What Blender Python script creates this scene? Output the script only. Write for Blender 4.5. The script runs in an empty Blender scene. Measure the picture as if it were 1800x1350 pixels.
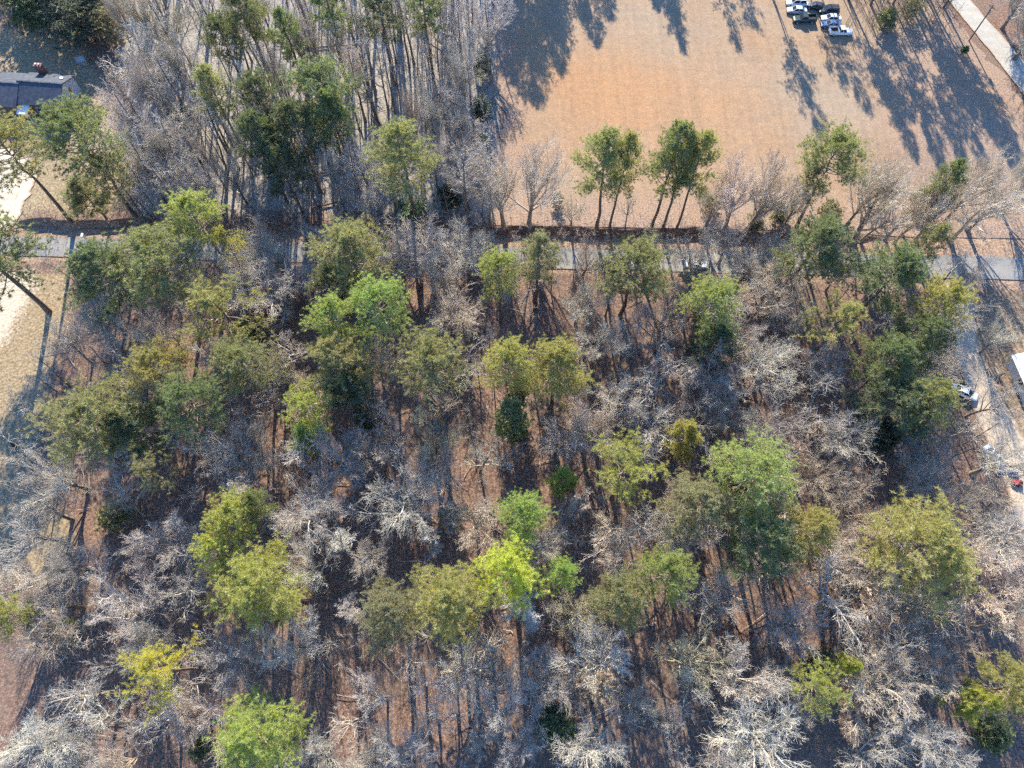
import bpy, math, random
import numpy as np

# ------------------------------------------------------------------ camera, sky, sun, exposure
R = math.radians
SC = bpy.context.scene
COL = SC.collection
TILT, CAM_H, FPX = R(24.0), 120.0, 1250.0          # a drone 120 m up, looking steeply down
cam_d = bpy.data.cameras.new('camera')
cam_d.sensor_width = 36.0
cam_d.lens = FPX / 1800.0 * 36.0
cam_d.clip_start, cam_d.clip_end = 1.0, 9000.0
cam = bpy.data.objects.new('camera', cam_d)
cam.location = (0, 0, CAM_H)
cam.rotation_euler = (TILT, 0, 0)
COL.objects.link(cam)
SC.camera = cam

SUN_EL, SUN_AZ = R(29.5), R(-6.1)                  # azimuth measured from +Y, negative = to the left
W = bpy.data.worlds.new('World')
SC.world = W
W.use_nodes = True
wn = W.node_tree
sky = wn.nodes.new('ShaderNodeTexSky')
sky.sky_type = 'NISHITA'
sky.sun_disc = False
sky.sun_elevation = SUN_EL
sky.sun_rotation = SUN_AZ
sky.air_density = 1.15
sky.dust_density = 0.0
sky.ozone_density = 9.0
bg = wn.nodes['Background']
bg.inputs['Strength'].default_value = 0.15
wn.links.new(sky.outputs[0], bg.inputs['Color'])

sd = bpy.data.lights.new('sun', 'SUN')
sd.energy = 5.0
sd.angle = R(0.55)
sd.color = (1.0, 0.905, 0.70)
sun = bpy.data.objects.new('sun', sd)
sun.rotation_euler = (math.pi / 2 - SUN_EL, 0, math.pi - SUN_AZ)
COL.objects.link(sun)

SC.view_settings.view_transform = 'Standard'
SC.view_settings.look = 'None'
SC.view_settings.gamma = 1.0
SC.view_settings.use_curve_mapping = False
SC.view_settings.exposure = 1.36
SC.render.engine = 'CYCLES'
SC.cycles.use_denoising = False
SC.cycles.filter_width = 1.5
SC.cycles.use_adaptive_sampling = True
SC.cycles.adaptive_threshold = 0.018
SC.cycles.adaptive_min_samples = 24
SC.cycles.max_bounces = 4
SC.cycles.diffuse_bounces = 2
SC.cycles.transmission_bounces = 4
SC.cycles.transparent_max_bounces = 4
SC.cycles.debug_use_spatial_splits = True
SC.cycles.use_light_tree = False
SC.cycles.caustics_reflective = False
SC.cycles.caustics_refractive = False

rng = np.random.default_rng(11)
random.seed(5)

# ------------------------------------------------------------------ geometry helpers
cF = np.array([0, math.sin(TILT), -math.cos(TILT)])
cU = np.array([0, math.cos(TILT), math.sin(TILT)])


def sm(x, a, b):
    t = np.clip((np.asarray(x, float) - a) / (b - a), 0, 1)
    return t * t * (3 - 2 * t)


BANK = 1.5


def bank_y(x):
    return 87.3 - 0.0205 * np.asarray(x, float) + 0.35 * np.sin(np.asarray(x) * 0.23) + 0.22 * np.sin(np.asarray(x) * 0.71) + 0.14 * np.sin(np.asarray(x) * 1.9 + 1)


def gz(x, y):
    """height of the ground: the land north of the road stands on a low bank that runs out to the right"""
    tap = (1 - sm(x, 62, 80)) * sm(x, -104, -97)
    # away from the road the whole north side is level with the bank top
    tap = np.maximum(tap, sm(y, 92, 112))
    return BANK * tap * sm(y, bank_y(x) - 0.22, bank_y(x) + 0.22)


def ray(u, v, z=0.0):
    d = cF + np.array([1, 0, 0]) * ((u - 900) / FPX) - cU * ((v - 675) / FPX)
    t = (z - CAM_H) / d[2]
    return d[0] * t, d[1] * t, t


def on_ground(u, v):
    z = 0.0
    for _ in range(5):
        x, y, t = ray(u, v, z)
        z = float(gz(x, y))
    return float(x), float(y), z, t


def pix(x, y, z):
    p = np.array([x, y, z - CAM_H])
    k = p @ cF
    return 900 + FPX * x / k, 675 - FPX * (p @ cU) / k, k


def vnoise(x, y, s=1.0, seed=0):
    r = np.random.default_rng(seed)
    o = np.zeros_like(np.asarray(x, float))
    for i in range(10):
        a = r.uniform(0, 6.283)
        k = s * r.uniform(0.6, 2.2)
        o = o + np.sin((np.cos(a) * x + np.sin(a) * y) * k + r.uniform(0, 6.283))
    return o / 5.0


def mesh(name, v, quads=None, tris=None, smooth=True):
    v = np.asarray(v, np.float32).reshape(-1, 3)
    me = bpy.data.meshes.new(name)
    nq = 0 if quads is None else len(quads)
    nt = 0 if tris is None else len(tris)
    me.vertices.add(len(v))
    me.vertices.foreach_set('co', v.ravel())
    loops = []
    if nq:
        loops.append(np.asarray(quads, np.int32).ravel())
    if nt:
        loops.append(np.asarray(tris, np.int32).ravel())
    li = np.concatenate(loops)
    me.loops.add(len(li))
    me.loops.foreach_set('vertex_index', li)
    me.polygons.add(nq + nt)
    st = np.concatenate([np.arange(nq) * 4, nq * 4 + np.arange(nt) * 3]).astype(np.int32)
    me.polygons.foreach_set('loop_start', st)
    me.polygons.foreach_set('use_smooth', np.full(nq + nt, smooth))
    me.update(calc_edges=True)
    me.validate()
    return me


def add(name, me, mat=None, parent=None, **props):
    o = bpy.data.objects.new(name, me)
    COL.objects.link(o)
    if mat is not None and me is not None and len(me.materials) == 0:
        me.materials.append(mat)
    if parent is not None:
        o.parent = parent
    for k, val in props.items():
        o[k] = val
    return o


def empty(name, loc, rz=0.0, sc=(1, 1, 1), **props):
    o = bpy.data.objects.new(name, None)
    o.empty_display_size = 0.3
    o.location = loc
    o.rotation_euler = (0, 0, rz)
    o.scale = sc
    COL.objects.link(o)
    for k, val in props.items():
        o[k] = val
    return o


def tubes(polys, sides):
    """polys: list of (points (n,3), radii (n)).  One open tube per polyline, all in one vertex array."""
    V, Q, base = [], [], 0
    groups = {}
    for p, r in polys:
        groups.setdefault(len(p), []).append((p, r))
    ang = np.arange(sides) * 2 * math.pi / sides
    ca, sa = np.cos(ang), np.sin(ang)
    for n, lst in groups.items():
        P = np.array([a for a, _ in lst], float)
        Rr = np.array([b for _, b in lst], float)
        T = np.gradient(P, axis=1)
        T /= np.linalg.norm(T, axis=2, keepdims=True) + 1e-9
        m = T.mean(1)
        ref = np.where(np.abs(m[:, 2:3]) > 0.8, np.array([[1.0, 0, 0]]), np.array([[0, 0, 1.0]]))
        N1 = np.cross(T, ref[:, None, :])
        N1 /= np.linalg.norm(N1, axis=2, keepdims=True) + 1e-9
        N2 = np.cross(T, N1)
        ring = P[:, :, None, :] + Rr[:, :, None, None] * (N1[:, :, None, :] * ca[None, None, :, None] + N2[:, :, None, :] * sa[None, None, :, None])
        B = len(lst)
        V.append(ring.reshape(-1, 3))
        idx = base + np.arange(B * n * sides).reshape(B, n, sides)
        a = idx[:, :-1, :]
        b = idx[:, 1:, :]
        Q.append(np.stack([a, np.roll(a, -1, 2), np.roll(b, -1, 2), b], -1).reshape(-1, 4))
        base += B * n * sides
    return np.concatenate(V), np.concatenate(Q)


def join(parts):
    V, Q, b = [], [], 0
    for v, q in parts:
        V.append(v)
        Q.append(q + b)
        b += len(v)
    return np.concatenate(V), np.concatenate(Q)


def nrm(v):
    return v / (math.sqrt(v[0] * v[0] + v[1] * v[1] + v[2] * v[2]) + 1e-9)


def side(d, ang, az):
    x, y, z = d
    if abs(z) < 0.9:
        k = math.hypot(x, y)
        a = np.array([y / k, -x / k, 0.0])
    else:
        k = math.hypot(y, z)
        a = np.array([0.0, z / k, -y / k])
    b = np.array([y * a[2] - z * a[1], z * a[0] - x * a[2], x * a[1] - y * a[0]])
    return nrm(d * math.cos(ang) + (a * math.cos(az) + b * math.sin(az)) * math.sin(ang))


def box(cx, cy, cz, sx, sy, sz):
    x, y, z = sx / 2, sy / 2, sz / 2
    v = np.array([(-x, -y, -z), (x, -y, -z), (x, y, -z), (-x, y, -z), (-x, -y, z), (x, -y, z), (x, y, z), (-x, y, z)]) + np.array([cx, cy, cz])
    q = np.array([(0, 3, 2, 1), (4, 5, 6, 7), (0, 1, 5, 4), (1, 2, 6, 5), (2, 3, 7, 6), (3, 0, 4, 7)])
    return v, q


# ------------------------------------------------------------------ materials
def new_mat(name, rough=0.9):
    m = bpy.data.materials.new(name)
    m.use_nodes = True
    nt = m.node_tree
    p = nt.nodes['Principled BSDF']
    p.inputs['Roughness'].default_value = rough
    p.inputs['Specular IOR Level'].default_value = 0.25
    return m, nt, p


def N(nt, t, **kw):
    n = nt.nodes.new(t)
    for k, v in kw.items():
        setattr(n, k, v)
    return n


def noise(nt, scale, detail=5, rough=0.6, vec=None, dist=0.0):
    n = N(nt, 'ShaderNodeTexNoise')
    n.inputs['Scale'].default_value = scale
    n.inputs['Detail'].default_value = detail
    n.inputs['Roughness'].default_value = rough
    n.inputs['Distortion'].default_value = dist
    if vec is not None:
        nt.links.new(vec, n.inputs['Vector'])
    return n.outputs['Fac']


def ramp(nt, fac, stops):
    r = N(nt, 'ShaderNodeValToRGB')
    e = r.color_ramp.elements
    while len(e) < len(stops):
        e.new(0.5)
    for i, (p, c) in enumerate(stops):
        e[i].position = p
        e[i].color = (*c, 1) if len(c) == 3 else c
    nt.links.new(fac, r.inputs[0])
    return r.outputs[0]


def mix(nt, fac, a, b, mode='MIX'):
    m = N(nt, 'ShaderNodeMix', data_type='RGBA', blend_type=mode)
    if isinstance(fac, (int, float)):
        m.inputs[0].default_value = fac
    else:
        nt.links.new(fac, m.inputs[0])
    for s, c in ((6, a), (7, b)):
        if isinstance(c, tuple):
            m.inputs[s].default_value = (*c, 1)
        else:
            nt.links.new(c, m.inputs[s])
    return m.outputs[2]


def math_n(nt, op, a, b=0.0, clamp=False):
    m = N(nt, 'ShaderNodeMath', operation=op, use_clamp=clamp)
    for i, c in enumerate((a, b)):
        if isinstance(c, (int, float)):
            m.inputs[i].default_value = c
        else:
            nt.links.new(c, m.inputs[i])
    return m.outputs[0]


def pos_vec(nt, scale=(1, 1, 1), kind='pos'):
    if kind == 'pos':
        o = N(nt, 'ShaderNodeNewGeometry').outputs['Position']
    else:
        o = N(nt, 'ShaderNodeTexCoord').outputs['Object']
    mp = N(nt, 'ShaderNodeMapping')
    mp.inputs['Scale'].default_value = scale
    nt.links.new(o, mp.inputs['Vector'])
    return mp.outputs[0]


def bump(nt, p, height, strength=0.5, dist=0.1):
    b = N(nt, 'ShaderNodeBump')
    b.inputs['Strength'].default_value = strength
    b.inputs['Distance'].default_value = dist
    nt.links.new(height, b.inputs['Height'])
    nt.links.new(b.outputs[0], p.inputs['Normal'])


def attr(nt, name):
    a = N(nt, 'ShaderNodeAttribute')
    a.attribute_name = name
    return a


def plain(name, col, rough=0.7, var=0.25, sc=3.0, metal=0.0, kind='obj'):
    m, nt, p = new_mat(name, rough)
    f = noise(nt, sc, 6, 0.65, pos_vec(nt, kind=kind))
    c = tuple(max(0, x * (1 - var)) for x in col)
    d = tuple(min(1, x * (1 + var)) for x in col)
    nt.links.new(ramp(nt, f, [(0.3, c), (0.7, d)]), p.inputs['Base Color'])
    p.inputs['Metallic'].default_value = metal
    return m


def bark_mat(name, a, b, sc):
    m, nt, p = new_mat(name, 0.95)
    oi = N(nt, 'ShaderNodeObjectInfo')
    f = noise(nt, sc, 5, 0.7, pos_vec(nt, (1, 1, 0.35), 'obj'))
    c = ramp(nt, f, [(0.32, a), (0.68, b)])
    c = mix(nt, 1.0, c, oi.outputs['Color'], 'MULTIPLY')
    nt.links.new(c, p.inputs['Base Color'])
    return m


M = {}
M['bare_bark'] = bark_mat('bare_bark', (0.26, 0.225, 0.195), (0.50, 0.455, 0.405), 1.3)
M['twig'] = bark_mat('twig_bark', (0.40, 0.365, 0.33), (0.63, 0.585, 0.535), 0.5)
M['bole'] = bark_mat('shaded_bole_bark', (0.10, 0.085, 0.072), (0.25, 0.215, 0.185), 1.3)  # darkened bark: the shade of the trunk's sunless side is in the colour
M['pine_bark'] = bark_mat('pine_bark', (0.10, 0.075, 0.06), (0.22, 0.165, 0.135), 2.0)


def leaf_mat(name, trans=0.45, sc=0.55):
    m = bpy.data.materials.new(name)
    m.use_nodes = True
    nt = m.node_tree
    nt.nodes.clear()
    out = N(nt, 'ShaderNodeOutputMaterial')
    oi = N(nt, 'ShaderNodeObjectInfo')
    f = noise(nt, sc, 4, 0.6, pos_vec(nt, kind='obj'))
    v = ramp(nt, f, [(0.3, (0.78, 0.82, 0.84)), (0.55, (1, 1, 1)), (0.75, (1.18, 1.15, 1.0))])
    c = mix(nt, 1.0, oi.outputs['Color'], v, 'MULTIPLY')
    tcol = mix(nt, 1.0, c, (1.24, 1.2, 0.58), 'MULTIPLY')
    d = N(nt, 'ShaderNodeBsdfDiffuse')
    t = N(nt, 'ShaderNodeBsdfTranslucent')
    g = N(nt, 'ShaderNodeBsdfGlossy')
    g.inputs['Roughness'].default_value = 0.55
    g.inputs['Color'].default_value = (0.9, 0.95, 1, 1)
    nt.links.new(c, d.inputs['Color'])
    nt.links.new(tcol, t.inputs['Color'])
    m1 = N(nt, 'ShaderNodeMixShader')
    m1.inputs[0].default_value = trans
    nt.links.new(d.outputs[0], m1.inputs[1])
    nt.links.new(t.outputs[0], m1.inputs[2])
    m2 = N(nt, 'ShaderNodeMixShader')
    m2.inputs[0].default_value = 0.04
    nt.links.new(m1.outputs[0], m2.inputs[1])
    nt.links.new(g.outputs[0], m2.inputs[2])
    nt.links.new(m2.outputs[0], out.inputs['Surface'])
    return m


M['needles'] = leaf_mat('pine_needles', 0.58, 0.5)
M['leaves'] = leaf_mat('broad_leaves', 0.4, 0.7)


# ---- ground: leaf litter, pale straw, dry grass and yard soil, blended by what lies where
def ground_mat():
    m, nt, p = new_mat('forest_floor', 1.0)
    v = pos_vec(nt)
    fine = noise(nt, 2.2, 6, 0.75, v)
    mid = noise(nt, 0.35, 5, 0.6, v)
    big = noise(nt, 0.06, 4, 0.6, v)
    litter = ramp(nt, fine, [(0.36, (0.065, 0.038, 0.03)), (0.5, (0.185, 0.108, 0.081)), (0.64, (0.35, 0.24, 0.19))])
    litter = mix(nt, math_n(nt, 'MULTIPLY', mid, 0.45), litter, (0.19, 0.135, 0.105))
    spk = noise(nt, 7.0, 3, 0.7, v)
    litter = mix(nt, 1.0, litter, ramp(nt, spk, [(0.36, (.55, .53, .52)), (0.5, (1, 1, 1)), (0.64, (1.4, 1.38, 1.36))]), 'MULTIPLY')
    litter = mix(nt, ramp(nt, big, [(0.45, (0, 0, 0)), (0.7, (.6, .6, .6))]), litter, (0.18, 0.14, 0.115))
    straw = ramp(nt, fine, [(0.36, (0.12, 0.105, 0.092)), (0.5, (0.32, 0.292, 0.262)), (0.64, (0.50, 0.47, 0.44))])
    straw = mix(nt, math_n(nt, 'MULTIPLY', mid, 0.5), straw, (0.24, 0.185, 0.145))
    grass = ramp(nt, fine, [(0.36, (0.15, 0.108, 0.065)), (0.5, (0.285, 0.212, 0.13)), (0.66, (0.45, 0.365, 0.25))])
    green = ramp(nt, fine, [(0.36, (0.09, 0.10, 0.03)), (0.64, (0.27, 0.26, 0.10))])
    clay = ramp(nt, fine, [(0.35, (0.16, 0.10, 0.07)), (0.5, (0.32, 0.215, 0.15)), (0.65, (0.46, 0.345, 0.26))])
    reg = attr(nt, 'region')
    sep = N(nt, 'ShaderNodeSeparateColor')
    nt.links.new(reg.outputs['Color'], sep.inputs[0])

    def soft(x):
        s = math_n(nt, 'ADD', x, math_n(nt, 'MULTIPLY', math_n(nt, 'SUBTRACT', fine, 0.5), 0.9))
        s = math_n(nt, 'ADD', s, math_n(nt, 'MULTIPLY', math_n(nt, 'SUBTRACT', mid, 0.5), 0.8))
        return math_n(nt, 'MULTIPLY', math_n(nt, 'SUBTRACT', s, 0.3), 2.2, True)
    c = mix(nt, soft(sep.outputs[0]), litter, straw)
    c = mix(nt, soft(sep.outputs[1]), c, grass)
    gm = math_n(nt, 'MULTIPLY', attr(nt, 'green').outputs['Fac'], soft(sep.outputs[1]))
    c = mix(nt, math_n(nt, 'MULTIPLY', gm, soft(big)), c, green)
    c = mix(nt, soft(sep.outputs[2]), c, clay)
    c = mix(nt, soft(attr(nt, 'sandy').outputs['Fac']), c, ramp(nt, fine, [(0.36, (0.36, 0.29, 0.21)), (0.64, (0.66, 0.57, 0.45))]))
    nt.links.new(c, p.inputs['Base Color'])
    bump(nt, p, fine, 0.6, 0.12)
    return m


M['ground'] = ground_mat()


def field_mat():
    m, nt, p = new_mat('field_grass', 1.0)
    v = pos_vec(nt)
    vs = pos_vec(nt, (1.0, 0.05, 1))
    fine = noise(nt, 2.6, 6, 0.8, v)
    mid = noise(nt, 0.25, 5, 0.65, v)
    big = noise(nt, 0.045, 3, 0.5, v)
    str_ = noise(nt, 0.75, 3, 0.6, vs)
    c = ramp(nt, big, [(0.33, (0.305, 0.235, 0.172)), (0.5, (0.31, 0.22, 0.15)), (0.66, (0.325, 0.20, 0.118))])
    org = math_n(nt, 'MULTIPLY', attr(nt, 'russet').outputs['Fac'], ramp(nt, mid, [(0.3, (.35, .35, .35)), (0.62, (1, 1, 1))]))
    c = mix(nt, org, c, (0.40, 0.20, 0.084))
    c = mix(nt, math_n(nt, 'MULTIPLY', mid, 0.45), c, (0.30, 0.225, 0.165))
    k = ramp(nt, str_, [(0.36, (0.93, 0.93, 0.94)), (0.64, (1.06, 1.055, 1.04))])
    rows_ = noise(nt, 0.9, 3, 0.6, pos_vec(nt, (0.05, 1.0, 1)))
    k = mix(nt, 1.0, k, ramp(nt, rows_, [(0.36, (0.97, 0.97, 0.97)), (0.64, (1.03, 1.03, 1.02))]), 'MULTIPLY')
    c = mix(nt, 1.0, c, k, 'MULTIPLY')
    blot = noise(nt, 0.9, 4, 0.7, v)
    c = mix(nt, 1.0, c, ramp(nt, blot, [(0.35, (.88, .89, .9)), (0.5, (1, 1, 1)), (0.65, (1.1, 1.09, 1.07))]), 'MULTIPLY')
    k2 = ramp(nt, fine, [(0.36, (0.80, 0.79, 0.78)), (0.5, (1, 1, 1)), (0.64, (1.18, 1.18, 1.18))])
    c = mix(nt, 1.0, c, k2, 'MULTIPLY')
    e = attr(nt, 'edge').outputs['Fac']
    e = math_n(nt, 'ADD', e, math_n(nt, 'MULTIPLY', math_n(nt, 'SUBTRACT', mid, 0.5), 0.9))
    e = math_n(nt, 'ADD', e, math_n(nt, 'MULTIPLY', math_n(nt, 'SUBTRACT', fine, 0.5), 0.5), True)
    lit = ramp(nt, fine, [(0.36, (0.135, 0.085, 0.063)), (0.5, (0.295, 0.20, 0.152)), (0.64, (0.45, 0.35, 0.28))])
    c = mix(nt, e, c, lit)
    nt.links.new(c, p.inputs['Base Color'])
    bump(nt, p, fine, 0.5, 0.1)
    return m


M['field'] = field_mat()


def asphalt_mat(name, a, b, edge):
    m, nt, p = new_mat(name, 0.85)
    v = pos_vec(nt)
    fine = noise(nt, 3.0, 6, 0.8, v)
    mid = noise(nt, 0.3, 4, 0.6, pos_vec(nt, (0.25, 1, 1)))
    c = ramp(nt, fine, [(0.3, a), (0.7, b)])
    c = mix(nt, 1.0, c, ramp(nt, mid, [(0.3, (0.8, 0.8, 0.82)), (0.7, (1.15, 1.13, 1.1))]), 'MULTIPLY')
    wear = noise(nt, 0.55, 5, 0.75, v, 1.5)
    c = mix(nt, ramp(nt, wear, [(0.54, (0, 0, 0)), (0.66, (.7, .7, .7))]), c, edge)
    e = attr(nt, 'edge').outputs['Fac']
    e = math_n(nt, 'MULTIPLY', math_n(nt, 'SUBTRACT', math_n(nt, 'ADD', e, math_n(nt, 'MULTIPLY', math_n(nt, 'SUBTRACT', noise(nt, 1.0, 5, 0.7, v), 0.5), 0.9)), 0.55), 3.0, True)
    c = mix(nt, e, c, edge)
    nt.links.new(c, p.inputs['Base Color'])
    bump(nt, p, fine, 0.3, 0.02)
    return m


M['asphalt'] = asphalt_mat('weathered_asphalt', (0.19, 0.19, 0.19), (0.30, 0.295, 0.285), (0.29, 0.20, 0.14))
M['gravel'] = asphalt_mat('pale_gravel', (0.33, 0.315, 0.29), (0.50, 0.475, 0.44), (0.36, 0.26, 0.18))
M['drive'] = asphalt_mat('sandy_track', (0.36, 0.28, 0.20), (0.56, 0.465, 0.36), (0.31, 0.21, 0.14))
M['sand'] = asphalt_mat('pale_sand', (0.54, 0.44, 0.32), (0.78, 0.68, 0.53), (0.36, 0.26, 0.18))


# ------------------------------------------------------------------ ground and sheets
def px_poly(pts):
    return np.array([ray(u, v, 0)[:2] for u, v in pts])


def sdist(X, Y, poly):
    """signed distance to a polygon, positive inside"""
    d = np.full(X.shape, 1e9)
    inside = np.zeros(X.shape, bool)
    n = len(poly)
    for i in range(n):
        (x0, y0), (x1, y1) = poly[i], poly[(i + 1) % n]
        ex, ey = x1 - x0, y1 - y0
        t = np.clip(((X - x0) * ex + (Y - y0) * ey) / (ex * ex + ey * ey + 1e-9), 0, 1)
        d = np.minimum(d, np.hypot(X - x0 - t * ex, Y - y0 - t * ey))
        cr = ((y0 > Y) != (y1 > Y)) & (X < (x1 - x0) * (Y - y0) / (y1 - y0 + 1e-12) + x0)
        inside ^= cr
    return np.where(inside, d, -d)


POLY_STRAW = px_poly([(215, -80), (890, -80), (880, 200), (870, 395), (560, 380), (250, 385), (215, 200)])
POLY_YARD = px_poly([(-300, 475), (118, 478), (120, 560), (92, 640), (72, 760), (45, 850), (110, 890), (128, 960), (105, 1010), (50, 1035), (-20, 1020), (-300, 960)])
POLY_HOME = px_poly([(-300, 40), (60, 60), (150, 85), (195, 150), (235, 230), (240, 380), (20, 392), (-300, 392)])
POLY_RIGHT = px_poly([(1690, 500), (2000, 480), (2000, 900), (1830, 900), (1740, 800), (1690, 690), (1660, 610)])
POLY_SHOULD = px_poly([(-100, 395), (600, 402), (1200, 420), (1560, 420), (1800, 405), (2000, 405), (2000, 520), (1750, 508), (1500, 500), (1200, 487), (500, 470), (-100, 462)])

gx = np.concatenate([[-1500, -600, -300, -200], np.arange(-150, 150.1, 1.7), [200, 300, 600, 1500]])
near = np.arange(-45, 84, 1.7)
bankr = np.arange(84.2, 90.5, 0.2)
far = np.arange(91.5, 215, 1.7)
gy = np.concatenate([[-1500, -500, -200, -90], near, bankr, far, [250, 330, 600, 1500]])
X, Y = np.meshgrid(gx, gy)
Z = gz(X, Y)
core = (np.abs(X) < 149) & (Y > -44) & (Y < 214)
Z = Z + np.where(core, 0.05 * vnoise(X, Y, 0.5, 3) + 0.03 * vnoise(X, Y, 1.7, 4), 0) - 0.07
nx_, ny_ = len(gx), len(gy)
idx = np.arange(nx_ * ny_).reshape(ny_, nx_)
quads = np.stack([idx[:-1, :-1], idx[:-1, 1:], idx[1:, 1:], idx[1:, :-1]], -1).reshape(-1, 4)
gme = mesh('ground', np.stack([X, Y, Z], -1), quads)
straw_w = np.clip(sdist(X, Y, POLY_STRAW) / 8 + 0.5, 0, 1)
yard_w = np.maximum(np.clip(sdist(X, Y, POLY_YARD) / 5 + 0.5, 0, 1), np.clip(sdist(X, Y, POLY_HOME) / 6 + 0.45, 0, 1) * 0.9)
yard_w = np.maximum(yard_w, 0.55 * np.clip(sdist(X, Y, POLY_RIGHT) / 6 + 0.5, 0, 1))
clay_w = np.clip(sdist(X, Y, POLY_SHOULD) / 3 + 0.5, 0, 1) * 0.8
green_w = np.clip(1.2 - np.hypot((X + 72) / 8, (Y - 48) / 11), 0, 1) + 0.35 * np.clip(1.2 - np.hypot((X + 70) / 10, (Y - 30) / 12), 0, 1)
ca = gme.color_attributes.new('region', 'FLOAT_COLOR', 'POINT')
ca.data.foreach_set('color', np.stack([straw_w, yard_w, clay_w, np.ones_like(X)], -1).ravel().astype(np.float32))
ga = gme.attributes.new('green', 'FLOAT', 'POINT')
ga.data.foreach_set('value', green_w.ravel().astype(np.float32))
sa = gme.attributes.new('sandy', 'FLOAT', 'POINT')
sandy = np.clip(sdist(X, Y, px_poly([(-300, 470), (60, 474), (75, 500), (40, 560), (20, 600), (-60, 640), (-300, 640)])) / 7 + 0.35, 0, 1)
sa.data.foreach_set('value', sandy.ravel().astype(np.float32))
add('ground', gme, M['ground'], kind='structure')


def sheet(name, rows, mat, lift, cols=24, wob=0.5, ew=2.0):
    """rows: list of (left point, right point) down the length; a flat sheet that follows the ground, ragged at the sides"""
    n = len(rows)
    L = np.array([r[0] for r in rows], float)
    Rr = np.array([r[1] for r in rows], float)
    m = max(40, int(np.linalg.norm(np.diff(L, axis=0), axis=1).sum() / 1.2))
    s = np.linspace(0, n - 1, m)
    Li = np.stack([np.interp(s, np.arange(n), L[:, k]) for k in (0, 1)], -1)
    Ri = np.stack([np.interp(s, np.arange(n), Rr[:, k]) for k in (0, 1)], -1)
    ax = nrm2(Ri - Li)
    Li = Li + ax * (wob * vnoise(Li[:, 0], Li[:, 1], 0.8, 8) + .5 * wob * vnoise(Li[:, 0], Li[:, 1], 3.1, 18))[:, None]
    Ri = Ri + ax * (wob * vnoise(Ri[:, 0], Ri[:, 1], 0.8, 9) + .5 * wob * vnoise(Ri[:, 0], Ri[:, 1], 3.1, 19))[:, None]
    t = np.linspace(0, 1, cols)
    Pt = Li[:, None, :] * (1 - t)[None, :, None] + Ri[:, None, :] * t[None, :, None]
    wid = np.linalg.norm(Ri - Li, axis=1)[:, None]
    ed = np.minimum(t[None, :], 1 - t[None, :]) * wid
    e = np.clip(1 - ed / ew, 0, 1)
    z = gz(Pt[..., 0], Pt[..., 1]) + lift
    v = np.concatenate([Pt, z[..., None]], -1)
    ii = np.arange(m * cols).reshape(m, cols)
    q = np.stack([ii[:-1, :-1], ii[:-1, 1:], ii[1:, 1:], ii[1:, :-1]], -1).reshape(-1, 4)
    me = mesh(name, v, q)
    a = me.attributes.new('edge', 'FLOAT', 'POINT')
    a.data.foreach_set('value', e.ravel().astype(np.float32))
    return add(name, me, mat, kind='structure')


def nrm2(a):
    return a / (np.linalg.norm(a, axis=1, keepdims=True) + 1e-9)


# field: left edge follows the wood, right edge the gravel lane, foot the roadside bank
def lerp_tab(x, tab):
    return np.interp(x, [t[0] for t in tab], [t[1] for t in tab])


lane_l = [ray(u, v, BANK)[:2] for u, v in [(1800, 168), (1750, 102), (1690, 30), (1640, -35), (1580, -110), (1500, -220)]]
fl = sorted([ray(u, v, BANK)[1::-1] for u, v in [(862, 402), (878, 300), (888, 200), (872, 100), (872, 0), (880, -90), (885, -200)]])
fr = sorted([(p[1], p[0] - 0.8) for p in lane_l] + [(86.0, 150.0), (110.0, 150.0), (118.0, 142.0)])
rows = []
for y in np.concatenate([np.arange(0, 10, 0.6), np.arange(10, 105, 2.0)]):
    xa = float(np.interp(y + 88, [a for a, _ in fl], [b for _, b in fl]))
    xb = float(np.interp(y + 88, [a for a, _ in fr], [b for _, b in fr]))
    ya = 87.9 - 0.0205 * xa + y
    yb = 87.9 - 0.0205 * xb + y
    rows.append(((xa, ya), (xb, yb)))
fo = sheet('field', rows, M['field'], 0.035, cols=90, wob=1.2, ew=7.0)
fm = fo.data
co = np.empty(len(fm.vertices) * 3, np.float32)
fm.vertices.foreach_get('co', co)
co = co.reshape(-1, 3)
e = np.empty(len(co), np.float32)
fm.attributes['edge'].data.foreach_get('value', e)
south = np.clip(1.15 - (co[:, 1] - bank_y(co[:, 0])) / 11.0, 0, 1)
far_e = np.clip((co[:, 0] - 75) / 25, 0, 0.55)
fm.attributes['edge'].data.foreach_set('value', np.clip(np.maximum(np.maximum(e, south), far_e), 0, 1).astype(np.float32))

ra = fm.attributes.new('russet', 'FLOAT', 'POINT')
rx, ry = ray(1090, 175, BANK)[:2]
ra.data.foreach_set('value', np.clip(1.25 - np.hypot((co[:, 0] - rx) / 30, (co[:, 1] - ry) / 20) + .2 * vnoise(co[:, 0], co[:, 1], .2, 6), 0, .9).astype(np.float32))


def road_y(x):
    return 81.4 - 0.0265 * x


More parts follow.
